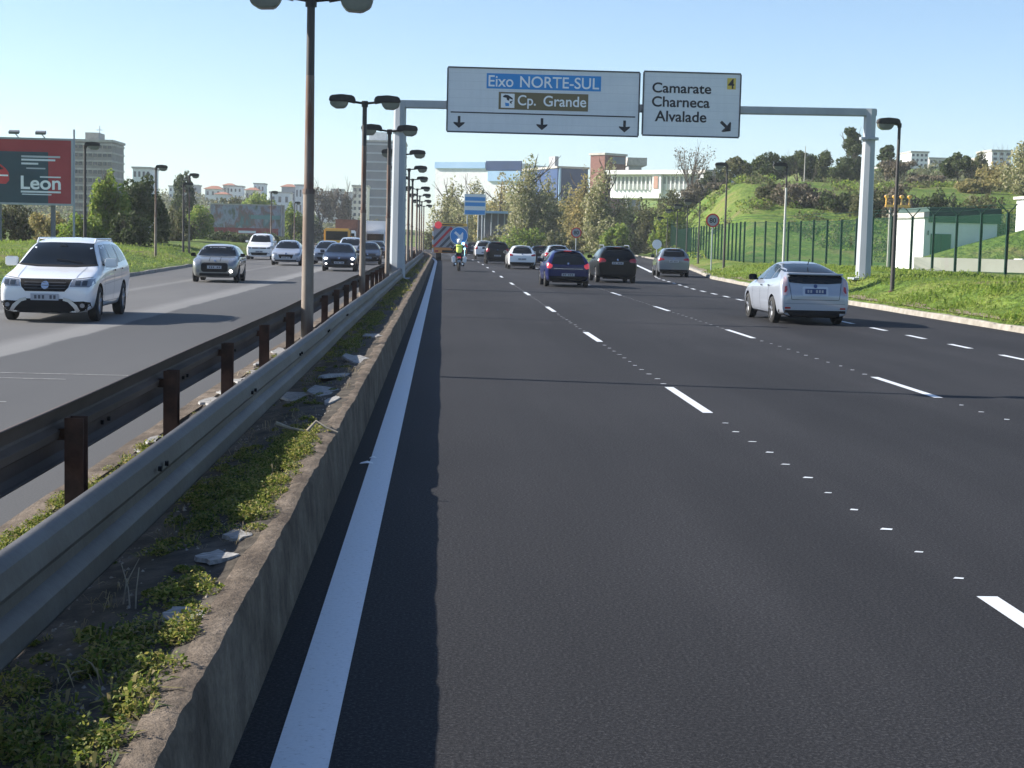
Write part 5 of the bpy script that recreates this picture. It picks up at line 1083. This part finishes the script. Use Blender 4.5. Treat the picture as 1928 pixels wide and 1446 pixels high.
# ---- white people carrier coming towards the camera
def suv_front():
    p = at_road(76, 607); c = Car('suv', 'white sport utility car with roof rails and dark grille, nearest oncoming car', 'car', (p.x, p.y+2.45, 0), PI+R(2.0), SUV, 4.89, 1.88, 1.68, 'p_white', .74, .36, (.175, .765))
    glasshouse(c, (.78, 1.13, .575, 1.55), (.70, 1.15, .60, 1.56), None)
    c.decal('windscreen_cowl', [(-.80, 1.105), (-.4, 1.075), (.4, 1.075), (.80, 1.105), (.78, 1.135), (.4, 1.115), (-.4, 1.115), (-.78, 1.135)], 'front', 'trim', .008)
    c.sides([[(.92, 1.11), (-.02, 1.13), (-.02, 1.53), (.28, 1.52), (.55, 1.38)], [(-.10, 1.13), (-.98, 1.15), (-.98, 1.54), (-.10, 1.54)], [(-1.06, 1.15), (-1.95, 1.20), (-1.72, 1.50), (-1.06, 1.54)]],
            [(-.02-.15, 1.0), (-1.0-.1, 1.02)], [1.05, -.06, -1.02], (-1.05, 1.15, .24, .38))
    for vw in ('left', 'right'): c.decal('body_crease', [(1.2, .74), (-1.0, .80), (-1.0, .785), (1.2, .725)], vw, 'p_silver2', .003, .15)
    c.decal('grille', [(-.50, .845), (-.455, .70), (-.38, .615), (.38, .615), (.455, .70), (.50, .845)], 'front', 'trim', .008)
    for z in (.675, .73, .785): c.decal('grille_bar', rect(-.40, .40, z-.006, z+.006), 'front', 'frame_dark', .014, .1)
    c.emblem('front', .735, .075)
    c.decal('bonnet_gap', [(-.86, .90), (-.5, .858), (.5, .858), (.86, .90), (.86, .892), (.5, .85), (-.5, .85), (-.86, .892)], 'front', 'trim', .006)
    for sg in (-1, 1): c.decal('bonnet_crease', [(sg*.60, 1.25), (sg*.615, 1.25), (sg*.575, 2.2), (sg*.56, 2.2)], 'top', 'p_silver2', .004, .12)
    c.lamps('headlight', [(.52, .84), (.48, .71), (.84, .705), (.91, .78), (.89, .87), (.72, .855)], 'front', 'lens')
    c.lamps('headlight_bulb', [(.58, .82), (.58, .735), (.68, .735), (.68, .825)], 'front', 'window', .013); c.lamps('headlight_bulb', [(.71, .825), (.71, .735), (.80, .735), (.80, .83)], 'front', 'window', .013)
    c.decal('front_bumper', [(-.92, .40), (-.74, .43), (-.56, .42), (-.45, .47), (.45, .47), (.56, .42), (.74, .43), (.92, .40), (.86, .20), (-.86, .20)], 'front', 'trim', .010, .06)
    c.lamps('bumper_bar', [(.36, .50), (.48, .47), (.62, .35), (.68, .24), (.61, .22), (.55, .31), (.45, .41), (.35, .44)], 'front', 'rim', .03)
    c.lamps('fog_lamp', [(.72+.045*math.cos(i*PI/6), .345+.045*math.sin(i*PI/6)) for i in range(12)], 'front', 'lens', .022)
    c.plate('front', .505, .54, .13)
    c.lamps('tail_light', rr(.78, .98, .14, .3), 'rear', 'red_lens'); c.plate('rear', .85)
    c.mirrors('p_white', .78, 1.14, (.25, .14, .19)); wiper(c, 'front', 1.15, .5)
    for sg in (-1, 1): mb = MB(); mb.tube([(sg*.59, .30, 1.56), (sg*.59, .15, 1.645), (sg*.59, -1.6, 1.645), (sg*.59, -1.8, 1.56)], .02, 6); mb.build('roof_rail', M['p_white'], c.root)
    mb = MB(); s_ = c.surf('front', 0, 1.50); mb.box(s_+Vector((0, .0, 0)), (.16, .03, .07)); mb.build('rear_view_mirror', M['frame_dark'], c.root)
suv_front()
def mini_front():
    p = at_road(400, 532); c = Car('hatchback_car', 'grey-green round-nosed small hatchback, second oncoming car, fog lamp lit', 'car', (p.x, p.y+1.9, 0), PI+R(2), MINI, 3.85, 1.74, 1.41, 'p_grey', .70, .31, (.19, .80))
    glasshouse(c, (.70, .99, .58, 1.32), (.62, .98, .54, 1.3), None)
    c.sides([[(.72, .98), (-.2, .98), (-.2, 1.28), (.25, 1.28)], [(-.28, .98), (-1.45, .99), (-1.35, 1.26), (-.28, 1.28)]], [(-.15, .88)], [.7, -.24], (-.9, .9, .2, .3))
    c.decal('roof_panel', rr(0, -.35, 1.0, 1.9, .1), 'top', 'p_silver2', .004, .12)
    c.decal('grille', rr(0, .56, .98, .34, .10), 'front', 'trim', .010); c.plate('front', .57, .52, .11)
    c.decal('lower_grille', rr(0, .30, 1.1, .10, .04), 'front', 'trim', .010)
    c.lamps('headlight', [(.63+.13*math.cos(i*PI/8), .76+.14*math.sin(i*PI/8)) for i in range(16)], 'front', 'lens', .012)
    c.decal('fog_lamp', [(.60+.06*math.cos(i*PI/6), .43+.06*math.sin(i*PI/6)) for i in range(12)], 'front', 'lens', .016); c.decal('fog_lamp', [(-.60+.06*math.cos(i*PI/6), .43+.06*math.sin(i*PI/6)) for i in range(12)], 'front', 'lit_white', .016)
    c.lamps('tail_light', rr(.66, .8, .14, .24), 'rear', 'red_lens'); c.mirrors('trim', .62, .98, (.18, .1, .13)); c.emblem('front', .80, .035)
    for sg in (-.2, .2): c.decal('bonnet_stripe', rect(sg-.01, sg+.01, .78, .93), 'front', 'trim', .004)
mini_front()
def generic_front(name, label, u, v, prof, L, W, H, pm, lit=False, lens='lens', yaw=1.5, rw=.66, grille='slim'):
    p = at_road(u, v); c = Car(name, label, 'car', (p.x, p.y+L/2, 0), PI+R(yaw), prof, L, W, H, pm, rw, .32 if H < 1.6 else .35)
    k = c.k*max(q_[1] for q_ in prof)/ (1.48 if prof is HATCH else 1.69); b = 1.0 if prof is HATCH else 1.14; sx = W/1.8
    glasshouse(c, (.70*sx, 1.0*b*k, .56*sx, 1.38*b*k), (.66*sx, 1.02*b*k, .54*sx, 1.36*b*k), None)
    z0, z1 = .98*b*k, 1.34*b*k
    c.sides([[(.68, z0), (-.05, z0), (-.05, z1), (.12, z1)], [(-.12, z0), (-.95, z0+.02), (-.95, z1), (-.12, z1)], [(-1.02, z0+.02), (-1.55, z0+.05), (-1.35, z1-.06), (-1.02, z1-.01)]], [(-.15, .86*b*k), (-1.0, .88*b*k)], [.75, -.08, -.98])
    zz = .66*b*k
    if grille == 'slim':
        c.decal('grille', [(-.52*sx, zz+.04), (-.48*sx, zz-.05), (.48*sx, zz-.05), (.52*sx, zz+.04)], 'front', 'trim', .010)
        c.decal('lower_grille', [(-.60*sx, .46*k), (-.50*sx, .28*k), (.50*sx, .28*k), (.60*sx, .46*k)], 'front', 'trim', .010)
    else:
        c.decal('grille', [(-.44*sx, zz-.02), (-.36*sx, .42*k), (.36*sx, .42*k), (.44*sx, zz-.02)], 'front', 'trim', .010); c.decal('lower_grille', rect(-.62*sx, .62*sx, .26*k, .34*k), 'front', 'trim', .010)
    c.lamps('headlight', [(.54*sx, zz+.05), (.54*sx, zz-.06), (.72*sx, zz-.06), (.84*sx, zz+.02), (.80*sx, zz+.10)], 'front', 'lens', .010)
    if lit: c.lamps('headlight_bulb', rr(.68*sx, zz+.0, .16, .10, .05), 'front', 'lit_white', .016)
    c.lamps('fog_lamp', rr(.66*sx, .40*k, .10, .06, .03), 'front', 'lit_white' if lit else 'lens', .016)
    c.emblem('front', zz+(.0 if grille == 'slim' else .03), .05); c.plate('front', .46*b*k)
    c.lamps('tail_light', rr(.70*sx, .88*b*k, .16, .2), 'rear', 'red_lens'); c.mirrors(pm, .72, 1.0*b*k)
    return c
generic_front('minivan', 'white minivan with dark windscreen behind the grey hatchback', 486, 489, SUV, 4.5, 1.85, 1.86, 'p_white', rw=.78)
generic_front('hatchback_car', 'silvery white hatchback with dark grille left of the rusty lamp pole', 536, 500, HATCH, 4.4, 1.81, 1.50, 'p_silver', grille='tall')
generic_front('hatchback_car', 'navy hatchback with bright headlights between the first two lamp poles', 636, 511, HATCH, 4.35, 1.81, 1.46, 'p_navy', lit=True, grille='tall')
c = generic_front('hatchback_car', 'dark grey car directly behind the navy hatchback, mostly hidden', 612, 498, HATCH, 4.4, 1.82, 1.50, 'p_dgrey')
QG = 'dark cars queueing behind the second lamp pole'
q0 = generic_front('queue_car', 'dark blue car in the oncoming queue just right of the second lamp pole', 690, 498, HATCH, 4.3, 1.8, 1.47, 'p_navy', lit=False); q0.root['group'] = QG
for (u, v, lab) in ((706, 486, 'dark blue car further back in the oncoming queue near the gantry post'), (720, 476, 'farthest small dark car of the oncoming queue beside the gantry post'), (668, 486, 'dark car of the queue seen left of the second lamp pole')):
    r = copy_tree(q0.root); p = at_road(u, v); r.location = (p.x, p.y+2.2, 0); r['label'] = lab
generic_front('minivan', 'pale grey people carrier seen in the queue behind the navy hatchback', 657, 494, SUV, 4.6, 1.85, 1.75, 'p_silver2', rw=.76)

# ---- silver car with split rear window, driving away on the right
def prius():
    p = at_road(1530, 612); c = Car('hatchback_car', 'pale silver hatchback with split dark rear window, nearest car driving away', 'car', (p.x-.02, p.y+2.15, 0), R(1.2), PRIUS, 4.46, 1.745, 1.49, 'p_silver', .64, .32, (.20, .80))
    glasshouse(c, (.68, 1.02, .52, 1.38), None, None)
    c.decal('rear_window', [(-.63, 1.235), (.63, 1.235), (.53, 1.415), (.25, 1.435), (-.25, 1.435), (-.53, 1.415)], 'rear', 'glass', .006, .05)
    c.decal('lower_rear_window', [(-.66, 1.17), (-.63, 1.0), (-.3, .975), (.3, .975), (.63, 1.0), (.66, 1.17)], 'rear', 'glass', .008, .06)
    mb = MB(); y = c.surf('rear', 0, 1.185).y; mb.box((0, y-.01, 1.20), (1.34, .16, .035), rx=-.12); mb.build('spoiler', M['p_silver'], c.root, bevel=.012)
    c.sides([[(.82, 1.0), (-.05, 1.02), (-.05, 1.40), (.2, 1.38)], [(-.12, 1.02), (-.90, 1.05), (-.90, 1.36), (-.45, 1.41), (-.12, 1.405)], [(-.97, 1.06), (-1.42, 1.10), (-1.2, 1.27), (-.97, 1.33)]], [(-.2, .88), (-1.0, .90)], [.8, -.08, -.98])
    c.lamps('tail_light', [(.69, 1.15), (.66, 1.02), (.63, .80), (.69, .70), (.775, .70), (.78, .88), (.745, 1.13)], 'rear', pmat('pale_tail_lens', (.42, .33, .36), .15, coat=1), .010)
    c.lamps('brake_lens', [(.68, .92), (.67, .82), (.71, .76), (.75, .76), (.73, .90)], 'rear', 'red_lens', .014)
    c.decal('plate_recess', rr(0, .80, .62, .22, .04), 'rear', 'p_silver2', .004, .1); c.plate('rear', .80, .50, .12, 'blue_plate'); c.emblem('rear', .92, .045, 'blue_plate')
    for sg in (-1, 1): c.decal('tailgate_gap', [(sg*.62, .98), (sg*.63, .98), (sg*.575, .60), (sg*.565, .60)], 'rear', 'trim', .004)
    c.decal('tailgate_gap', rect(-.565, .565, .592, .602), 'rear', 'trim', .004); c.decal('bumper_step', rect(-.72, .72, .50, .51), 'rear', 'p_dgrey', .004)
    c.decal('rear_bumper', [(-.80, .35), (.80, .35), (.74, .09), (-.74, .09)], 'rear', 'trim', .010); c.lamps('reflector', rr(.66, .40, .14, .04), 'rear', 'red_lens', .016)
    mb = MB(); y = c.surf('rear', 0, .30).y+.25; mb.bb(-.62, .62, y-.1, y+.1, .17, .30); mb.build('underbody', M['trim'], c.root)
    mb = MB(); mb.tube([(0, -1.35, 1.42), (0, -1.5, 1.55)], .012, 5); mb.build('aerial', M['trim'], c.root)
    c.mirrors('trim', .72, 1.03, (.2, .12, .15))
    for v in ('left', 'right'): c.decal('sill_trim', rect(-.95, .95, .20, .26), v, 'p_silver2', .008, .2)
M['blue_plate'] = pmat('dark_blue_plate', (.02, .05, .16), .5)
prius()
def generic_rear(name, label, u, v, prof, L, W, H, pm, lit=False, yaw=.6, rw=.66, tl=None, rwin=None, bump=True, plate_z=.62, rail=False, group=None, tlm=None):
    p = at_road(u, v); c = Car(name, label, 'car', (p.x, p.y+L/2, 0), R(yaw), prof, L, W, H, pm, rw, .32 if H < 1.58 else .355, group=group)
    b = 1.0 if prof is HATCH else 1.14; k = H/(1.48 if prof is HATCH else 1.69); sx = W/1.8
    glasshouse(c, (.70*sx, 1.0*b*k, .56*sx, 1.38*b*k), rwin or (.66*sx, 1.03*b*k, .52*sx, 1.37*b*k), None)
    z0, z1 = .98*b*k, 1.34*b*k
    c.sides([[(.68, z0), (-.05, z0), (-.05, z1), (.12, z1)], [(-.12, z0), (-.95, z0+.02), (-.95, z1), (-.12, z1)], [(-1.02, z0+.02), (-1.50, z0+.05), (-1.35, z1-.06), (-1.02, z1-.01)]], [(-.15, .86*b*k), (-1.0, .88*b*k)], [.75, -.08, -.98])
    c.lamps('tail_light', tl or [(.62*sx, 1.0*b*k), (.60*sx, .80*b*k), (.84*sx, .78*b*k), (.86*sx, .92*b*k), (.78*sx, 1.02*b*k)], 'rear', tlm or ('lit_red' if lit else 'red_lens'), .010)
    c.decal('rear_bumper', [(-.78*sx, .44*k), (.78*sx, .44*k), (.70*sx, .26*k), (-.70*sx, .26*k)], 'rear', 'trim', .010)
    c.plate('rear', plate_z); c.emblem('rear', .93*b*k, .045)
    mb = MB(); y = -L/2+.35; mb.bb(-.6*sx, .6*sx, y-.1, y+.1, .18*k, .32*k); mb.build('underbody', M['trim'], c.root)
    s_ = c.surf('rear', 0, 1.40*b*k); mb = MB(); mb.box((0, s_.y-.03, s_.z+.03), (1.05*sx, .18, .03), rx=-.1); sp = mb.build('spoiler', M[pm], c.root, bevel=.01)
    mb = MB(); mb.box((0, s_.y-.125, s_.z+.028), (.30, .012, .028)); mb.build('brake_light', M['lit_red' if lit else 'red_lens'], sp)
    c.mirrors(pm, .72, 1.0*b*k)
    if rail:
        for sg in (-1, 1): mb = MB(); zz = H-.02; mb.tube([(sg*.56*sx, .3, zz-.06), (sg*.56*sx, .15, zz+.05), (sg*.56*sx, -1.5, zz+.05), (sg*.56*sx, -1.7, zz-.08)], .022, 6); mb.build('roof_rail', M['rim'], c.root)
    return c
c = generic_rear('hatchback_car', 'deep blue hatchback with lit red tail lamps in the middle lane', 1068, 541, HATCH, 4.3, 1.82, 1.50, 'p_blue', lit=True, tl=[(.63, .88), (.64, .80), (.72, .73), (.84, .76), (.86, .92), (.79, .97)], rwin=(.68, .92, .52, 1.36), plate_z=.50)
c.decal('chrome_strip', rect(-.58, .58, .73, .745), 'rear', 'chrome', .012)
c = generic_rear('suv', 'black sport utility car with roof rails right of the deep blue hatchback', 1161, 533, SUV, 4.6, 1.86, 1.67, 'p_black', rail=True, tl=[(.62, 1.10), (.52, 1.02), (.56, .94), (.84, .92), (.87, 1.05), (.78, 1.12)], rwin=(.68, 1.18, .58, 1.55), plate_z=.90)
c = generic_rear('suv', 'blue-grey crossover with a bright sunlit flank on the slip road', 1272, 522, SUV, 4.4, 1.82, 1.60, 'p_dgrey', yaw=-3, tl=[(.58, 1.02), (.50, .96), (.60, .92), (.84, .88), (.87, 1.0), (.78, 1.06)], rwin=(.60, 1.14, .52, 1.46), plate_z=.86)
generic_rear('hatchback_car', 'white hatchback beyond the deep blue one, second lane', 982, 507, HATCH, 4.3, 1.82, 1.50, 'p_white', tl=[(.56, .90), (.60, .82), (.84, .84), (.87, .94), (.78, .98)], rwin=(.62, 1.0, .52, 1.36), plate_z=.64)
c = generic_rear('minivan', 'dark minivan with silver edge left of the white hatchback', 936, 497, SUV, 4.4, 1.80, 1.68, 'p_black', rw=.76)
generic_rear('minivan', 'small white people carrier ahead of the dark minivan', 911, 488, SUV, 4.3, 1.78, 1.70, 'p_white', rw=.76)
generic_rear('hatchback_car', 'dark teal car far ahead between the motorcycle and the white people carrier', 890, 482, HATCH, 4.3, 1.8, 1.47, 'p_navy')
generic_rear('hatchback_car', 'silver car mostly hidden in front of the deep blue hatchback', 1050, 508, HATCH, 4.3, 1.8, 1.58, 'p_silver2')
generic_rear('hatchback_car', 'dark car squeezed between the white hatchback and the deep blue one', 1018, 500, HATCH, 4.3, 1.8, 1.46, 'p_black')

# ---- road works truck with chevron board
def truck():
    p = at_road(848, 491); root = empty('works_truck', (p.x, p.y, 0), R(.4), 'orange road works truck with chevron board and round blue arrow sign', 'truck')
    mb = MB(); mb.bb(-1.2, 1.2, .6, 5.2, .75, 1.15); mb.build('chassis', M['trim'], root)
    mb = MB(); mb.bb(-1.2, 1.2, 5.3, 7.4, .7, 2.7); mb.build('cab', M['p_orange'], root, bevel=.12)
    mb = MB(); mb.bb(-1.25, 1.25, .55, 5.15, 1.151, 1.75); mb.bb(-1.25, -1.15, .55, 5.1, 1.751, 2.9); mb.build('load_bed', M['p_yellow'], root)
    W, z0, z1 = 1.42, 1.08, 2.82
    mb = MB(); mb.bb(-W, W, .28, .36, z0, z1); bd = mb.build('chevron_board', M['dim_face'], root)
    for k in range(4):
        for sg in (-1, 1):
            zt = z1+.1-.62*k+.5; poly = []
            for (x, z) in ((0, zt), (sg*W, zt-W*1.1), (sg*W, zt-W*1.1-.28), (0, zt-.28)): poly.append((x, z))
            # clip to the board
            def clip(pl, f):
                out = []
                for i in range(len(pl)):
                    a, b = pl[i], pl[(i+1) % len(pl)]; fa, fb = f(a), f(b)
                    if fa >= 0: out.append(a)
                    if fa*fb < 0: t = fa/(fa-fb); out.append((a[0]+(b[0]-a[0])*t, a[1]+(b[1]-a[1])*t))
                return out
            pl = clip(clip(poly, lambda q_: z1-.03-q_[1]), lambda q_: q_[1]-z0-.03)
            if len(pl) > 2: flat('chevron', pl, M['red'] if k == 1 else M['frame_dark'], bd, .279, .006)
    mb = MB(); mb.bb(-W+.1, W-.1, .22, .42, z1+.02, z1+.24); mb.build('light_bar', M['p_yellow'], root)
    mb = MB(); mb.bb(-.9, 1.0, .2, .219, z1+.07, z1+.16); mb.build('bar_gap', M['ink'], root)
    r_ = .74; ds = MB().prism([(0.66+r_*math.cos(2*PI*i/28), 2.05+r_*math.sin(2*PI*i/28)) for i in range(28)], .12, .16).build('arrow_disc', M['white'], root)
    MB().prism([(0.66+r_*.93*math.cos(2*PI*i/28), 2.05+r_*.93*math.sin(2*PI*i/28)) for i in range(28)], .105, .1199).build('disc_face', M['sign_blue'], ds)
    MB().prism(arrow(.66, 2.05, .45, R(48)), .09, .1049).build('disc_arrow', M['white'], ds)
    mb = MB(); mb.tube([(-1.05, .1, z1+.08), (-1.05, .2, z1+.08)], .30, 14); mb.build('warning_lamp', M['lit_red'], root)
    mb = MB(); mb.tube([(1.02, .05, 1.42), (1.02, .15, 1.42)], .13, 12); mb.build('warning_lamp', M['lit_blue'], root)
    mb = MB(); mb.bb(-1.52, -1.43, .25, .6, .7, 3.1); sp_ = mb.build('side_post', M['p_white'], root)
    for k in range(3): mb = MB(); mb.bb(-1.525, -1.425, .24, .249, 1.0+.7*k, 1.3+.7*k); mb.build('red_stripe', M['p_orange'], sp_)
    mb = MB(); mb.bb(-1.35, 1.35, .2, .5, .62, 1.06); mb.build('bumper', M['p_orange'], root); mb = MB(); mb.bb(-.7, 1.1, .15, .199, .66, .86); mb.build('dark_panel', M['trim'], root)
    for x in (-1.15, 1.15): mb = MB(); mb.bb(x-.14, x+.14, .10, .149, .70, .84); mb.build('tail_light', M['red_lens'], root)
    for y in (1.7, 6.2):
        for sg in (-1, 1): mb = MB(); mb.tube([(sg*.75, y, .5), (sg*1.18, y, .5)], .5, 22); mb.build('wheel', M['tyre'], root)
truck()
# ---- motorcycle with rider behind the truck
def skin(name, verts, edges, rad, mat, parent, lv=2):
    me = bpy.data.meshes.new(name); me.from_pydata(verts, edges, []); o = link(bpy.data.objects.new(name, me)); o.parent = parent
    sk = o.modifiers.new('skin', 'SKIN'); sk.use_smooth_shade = True
    for d, r_ in zip(me.skin_vertices[0].data, rad): d.radius = (r_, r_) if not isinstance(r_, tuple) else r_
    me.skin_vertices[0].data[0].use_root = True
    sb = o.modifiers.new('sub', 'SUBSURF'); sb.levels = lv; sb.render_levels = lv
    m2 = evaluated(o); o.modifiers.clear(); o.data = m2; m2.materials.clear(); m2.materials.append(mat); return o
def motorbike():
    p = at_road(864, 511); k = 1.0; loc = (p.x, p.y+.35, 0)
    root = empty('motorcycle', loc, 0, 'dark motorcycle with white panniers following the works truck', 'motorcycle')
    for y in (0, 1.5):
        t = MB(); vs = []; n = 24; pr = [(-.07, .22), (-.085, .28), (0, .335), (.085, .28), (.07, .22)]
        for dx, rad in pr: vs += [(dx, y+rad*math.cos(2*PI*j/n), .335+rad*math.sin(2*PI*j/n)) for j in range(n)]
        t.add(vs, [(i*n+j, i*n+(j+1) % n, ((i+1) % 5)*n+(j+1) % n, ((i+1) % 5)*n+j) for i in range(5) for j in range(n)]); o = t.build('wheel', M['tyre'], root, smooth=True)
        q_ = MB(); q_.tube([(-.05, y, .335), (.05, y, .335)], .22, 18); q_.build('rim', M['trim'], o)
    skin('frame', [(0, .1, .62), (0, .5, .78), (0, .95, .85), (0, 1.25, .85), (0, 1.4, .6), (0, 1.5, .335), (0, .6, .45), (0, 1.0, .42)], [(0, 1), (1, 2), (2, 3), (3, 4), (4, 5), (1, 6), (6, 7), (7, 3)], [.09, .14, .17, .12, .05, .04, .14, .16], M['p_black'], root)
    mb = MB(); mb.bb(-.13, .13, -.1, .7, .78, .88); mb.build('seat', M['trim'], root, bevel=.03)
    for sg in (-1, 1):
        mb = MB(); mb.bb(sg*.20, sg*.42, -.18, .32, .48, .86); mb.build('pannier', M['p_white'], root, bevel=.05)
        mb = MB(); mb.tube([(sg*.1, 1.22, 1.05), (sg*.36, 1.1, 1.08)], .018, 6); mb.tube([(sg*.32, 1.2, 1.1), (sg*.38, 1.15, 1.24)], .012, 5); mb.box((sg*.40, 1.14, 1.27), (.12, .04, .08)); mb.build('handlebar', M['trim'], root)
        mb = MB(); mb.tube([(sg*.16, .9, .3), (sg*.2, -.25, .42)], .05, 8); mb.build('exhaust', M['chrome'], root)
    mb = MB(); mb.bb(-.10, .10, -.20, -.12, .74, .82); mb.build('tail_light', M['lit_red'], root)
    mb = MB(); mb.bb(-.1, .1, -.26, -.24, .50, .64); mb.build('number_plate', M['plate'], root)
    mb = MB(); mb.tube([(.30, -.1, .9), (.30, -.1, 1.22)], .012, 5); mb.tube([(.30, -.1, 1.22), (.30, -.1, 1.32)], .05, 10); mb.build('beacon', M['lit_blue'], root)
    mb = MB(); mb.prism([(-.24, 1.0), (.24, 1.0), (.18, 1.32), (-.18, 1.32)], 1.33, 1.35); mb.build('windshield', M['glass'], root)
    # rider
    v = [(0, .42, .92), (0, .42, 1.12), (0, .47, 1.34), (0, .50, 1.46), (0, .52, 1.55),
         (-.20, .48, 1.42), (-.33, .68, 1.22), (-.34, 1.0, 1.10), (.20, .48, 1.42), (.33, .68, 1.22), (.34, 1.0, 1.10),
         (-.13, .45, .90), (-.27, .80, .78), (-.25, .55, .42), (-.26, .66, .35), (.13, .45, .90), (.27, .80, .78), (.25, .55, .42), (.26, .66, .35)]
    e = [(0, 1), (1, 2), (2, 3), (3, 4), (3, 5), (5, 6), (6, 7), (3, 8), (8, 9), (9, 10), (0, 11), (11, 12), (12, 13), (13, 14), (0, 15), (15, 16), (16, 17), (17, 18)]
    rad = [.15, .15, .17, .09, .06, .085, .06, .04, .085, .06, .04, .10, .085, .06, .045, .10, .085, .06, .045]
    rd = empty('person', loc, 0, 'motorcycle rider in yellow vest and white helmet', 'person')
    skin('body', v, e, rad, M['p_navy'], rd)
    skin('vest', [(0, .42, .98), (0, .42, 1.14), (0, .47, 1.34), (0, .49, 1.44), (-.17, .48, 1.42), (.17, .48, 1.42)], [(0, 1), (1, 2), (2, 3), (3, 4), (3, 5)], [.17, .18, .20, .12, .10, .10], pmat('safety_yellow', (.55, .68, .12), .7), rd)
    bm = bmesh.new(); bmesh.ops.create_uvsphere(bm, u_segments=20, v_segments=14, radius=.145, matrix=Matrix.Translation((0, .53, 1.68)) @ Matrix.Diagonal((.95, 1.1, 1.05, 1)))
    me = bpy.data.meshes.new('helmet'); bm.to_mesh(me); bm.free(); me.materials.append(M['p_white']); me.polygons.foreach_set('use_smooth', [True]*len(me.polygons)); o = link(bpy.data.objects.new('helmet', me)); o.parent = rd
    for sg in (-1, 1):
        skin('hand', [(sg*.34, 1.0, 1.10), (sg*.35, 1.08, 1.09), (sg*.37, 1.14, 1.075), (sg*.335, 1.15, 1.075), (sg*.31, 1.10, 1.06)], [(0, 1), (1, 2), (1, 3), (1, 4)], [.035, .03, .014, .014, .012], M['trim'], rd, 1)
        mb = MB(); mb.bb(sg*.26-.05, sg*.26+.05, .52, .78, .27, .36); mb.build('boot', M['trim'], rd, bevel=.02)
motorbike()
# ---- yellow truck and loads far back in the oncoming queue
def yellow_truck():
    p = P(637, 450, 138); root = empty('yellow_truck', (p.x, 138, 0), PI, 'yellow truck cab showing over the roofs of the oncoming cars', 'truck')
    mb = MB(); mb.bb(-1.1, 1.1, -.1, 2.0, .5, 2.45); mb.build('cab', M['p_yellow'], root, bevel=.12)
    mb = MB(); mb.bb(-.92, .92, 2.0, 2.03, 1.45, 2.2); mb.build('windscreen', M['glass'], root)
    mb = MB(); mb.bb(-.7, .7, 2.0, 2.03, .7, 1.1); mb.build('grille', M['trim'], root)
    mb = MB(); mb.bb(-1.15, 1.15, -6, -.2, .9, 1.8); mb.build('load_bed', M['p_yellow'], root)
    for x in (-.8, .8): mb = MB(); mb.bb(x-.15, x+.15, 2.0, 2.04, .75, .95); mb.build('headlight', M['lens'], root)
    for y in (1.1, -4.5):
        for sg in (-1, 1): mb = MB(); mb.tube([(sg*.7, y, .48), (sg*1.08, y, .48)], .48, 20); mb.build('wheel', M['tyre'], root)
yellow_truck()
def box_truck(u, Y, hw, zt, mat, label):
    p = P(u, 450, Y); root = empty('box_truck', (p.x, Y, 0), PI, label, 'truck')
    mb = MB(); mb.bb(-hw, hw, -6, -.2, .9, zt); mb.build('cargo_box', M[mat], root)
    mb = MB(); mb.bb(-hw*.92, hw*.92, -.1, 1.7, .5, min(zt-.5, 2.4)); mb.build('cab', M['p_white'], root, bevel=.1)
    mb = MB(); mb.bb(-hw*.8, hw*.8, 1.7, 1.73, 1.4, 2.1); mb.build('windscreen', M['glass'], root)
    for y in (1.0, -4.6):
        for sg in (-1, 1): mb = MB(); mb.tube([(sg*hw*.6, y, .46), (sg*hw*.95, y, .46)], .46, 18); mb.build('wheel', M['tyre'], root)
box_truck(652, 165, 1.15, 3.5, 'brown_box', 'brown boxed truck behind the yellow truck')
box_truck(708, 172, 1.1, 3.5, 'wall_white', 'white box truck between the second and third lamp poles')

# ------------------------------------------------------------------ air between here and the far buildings
hz = MB(); hz.bb(-900, 900, -60, 1500, -3, 95); o = hz.build('haze', M['white']); o.data.materials.clear()
m = bpy.data.materials.new('haze_air'); m.use_nodes = True; t = m.node_tree; t.nodes.clear()
pv = t.nodes.new('ShaderNodeVolumePrincipled'); pv.inputs['Color'].default_value = (.86, .92, 1, 1); pv.inputs['Density'].default_value = .00022; pv.inputs['Anisotropy'].default_value = .2
ou = t.nodes.new('ShaderNodeOutputMaterial'); t.links.new(pv.outputs[0], ou.inputs['Volume']); o.data.materials.append(m); o['kind'] = 'stuff'; o['label'] = 'thin pale haze over the motorway'
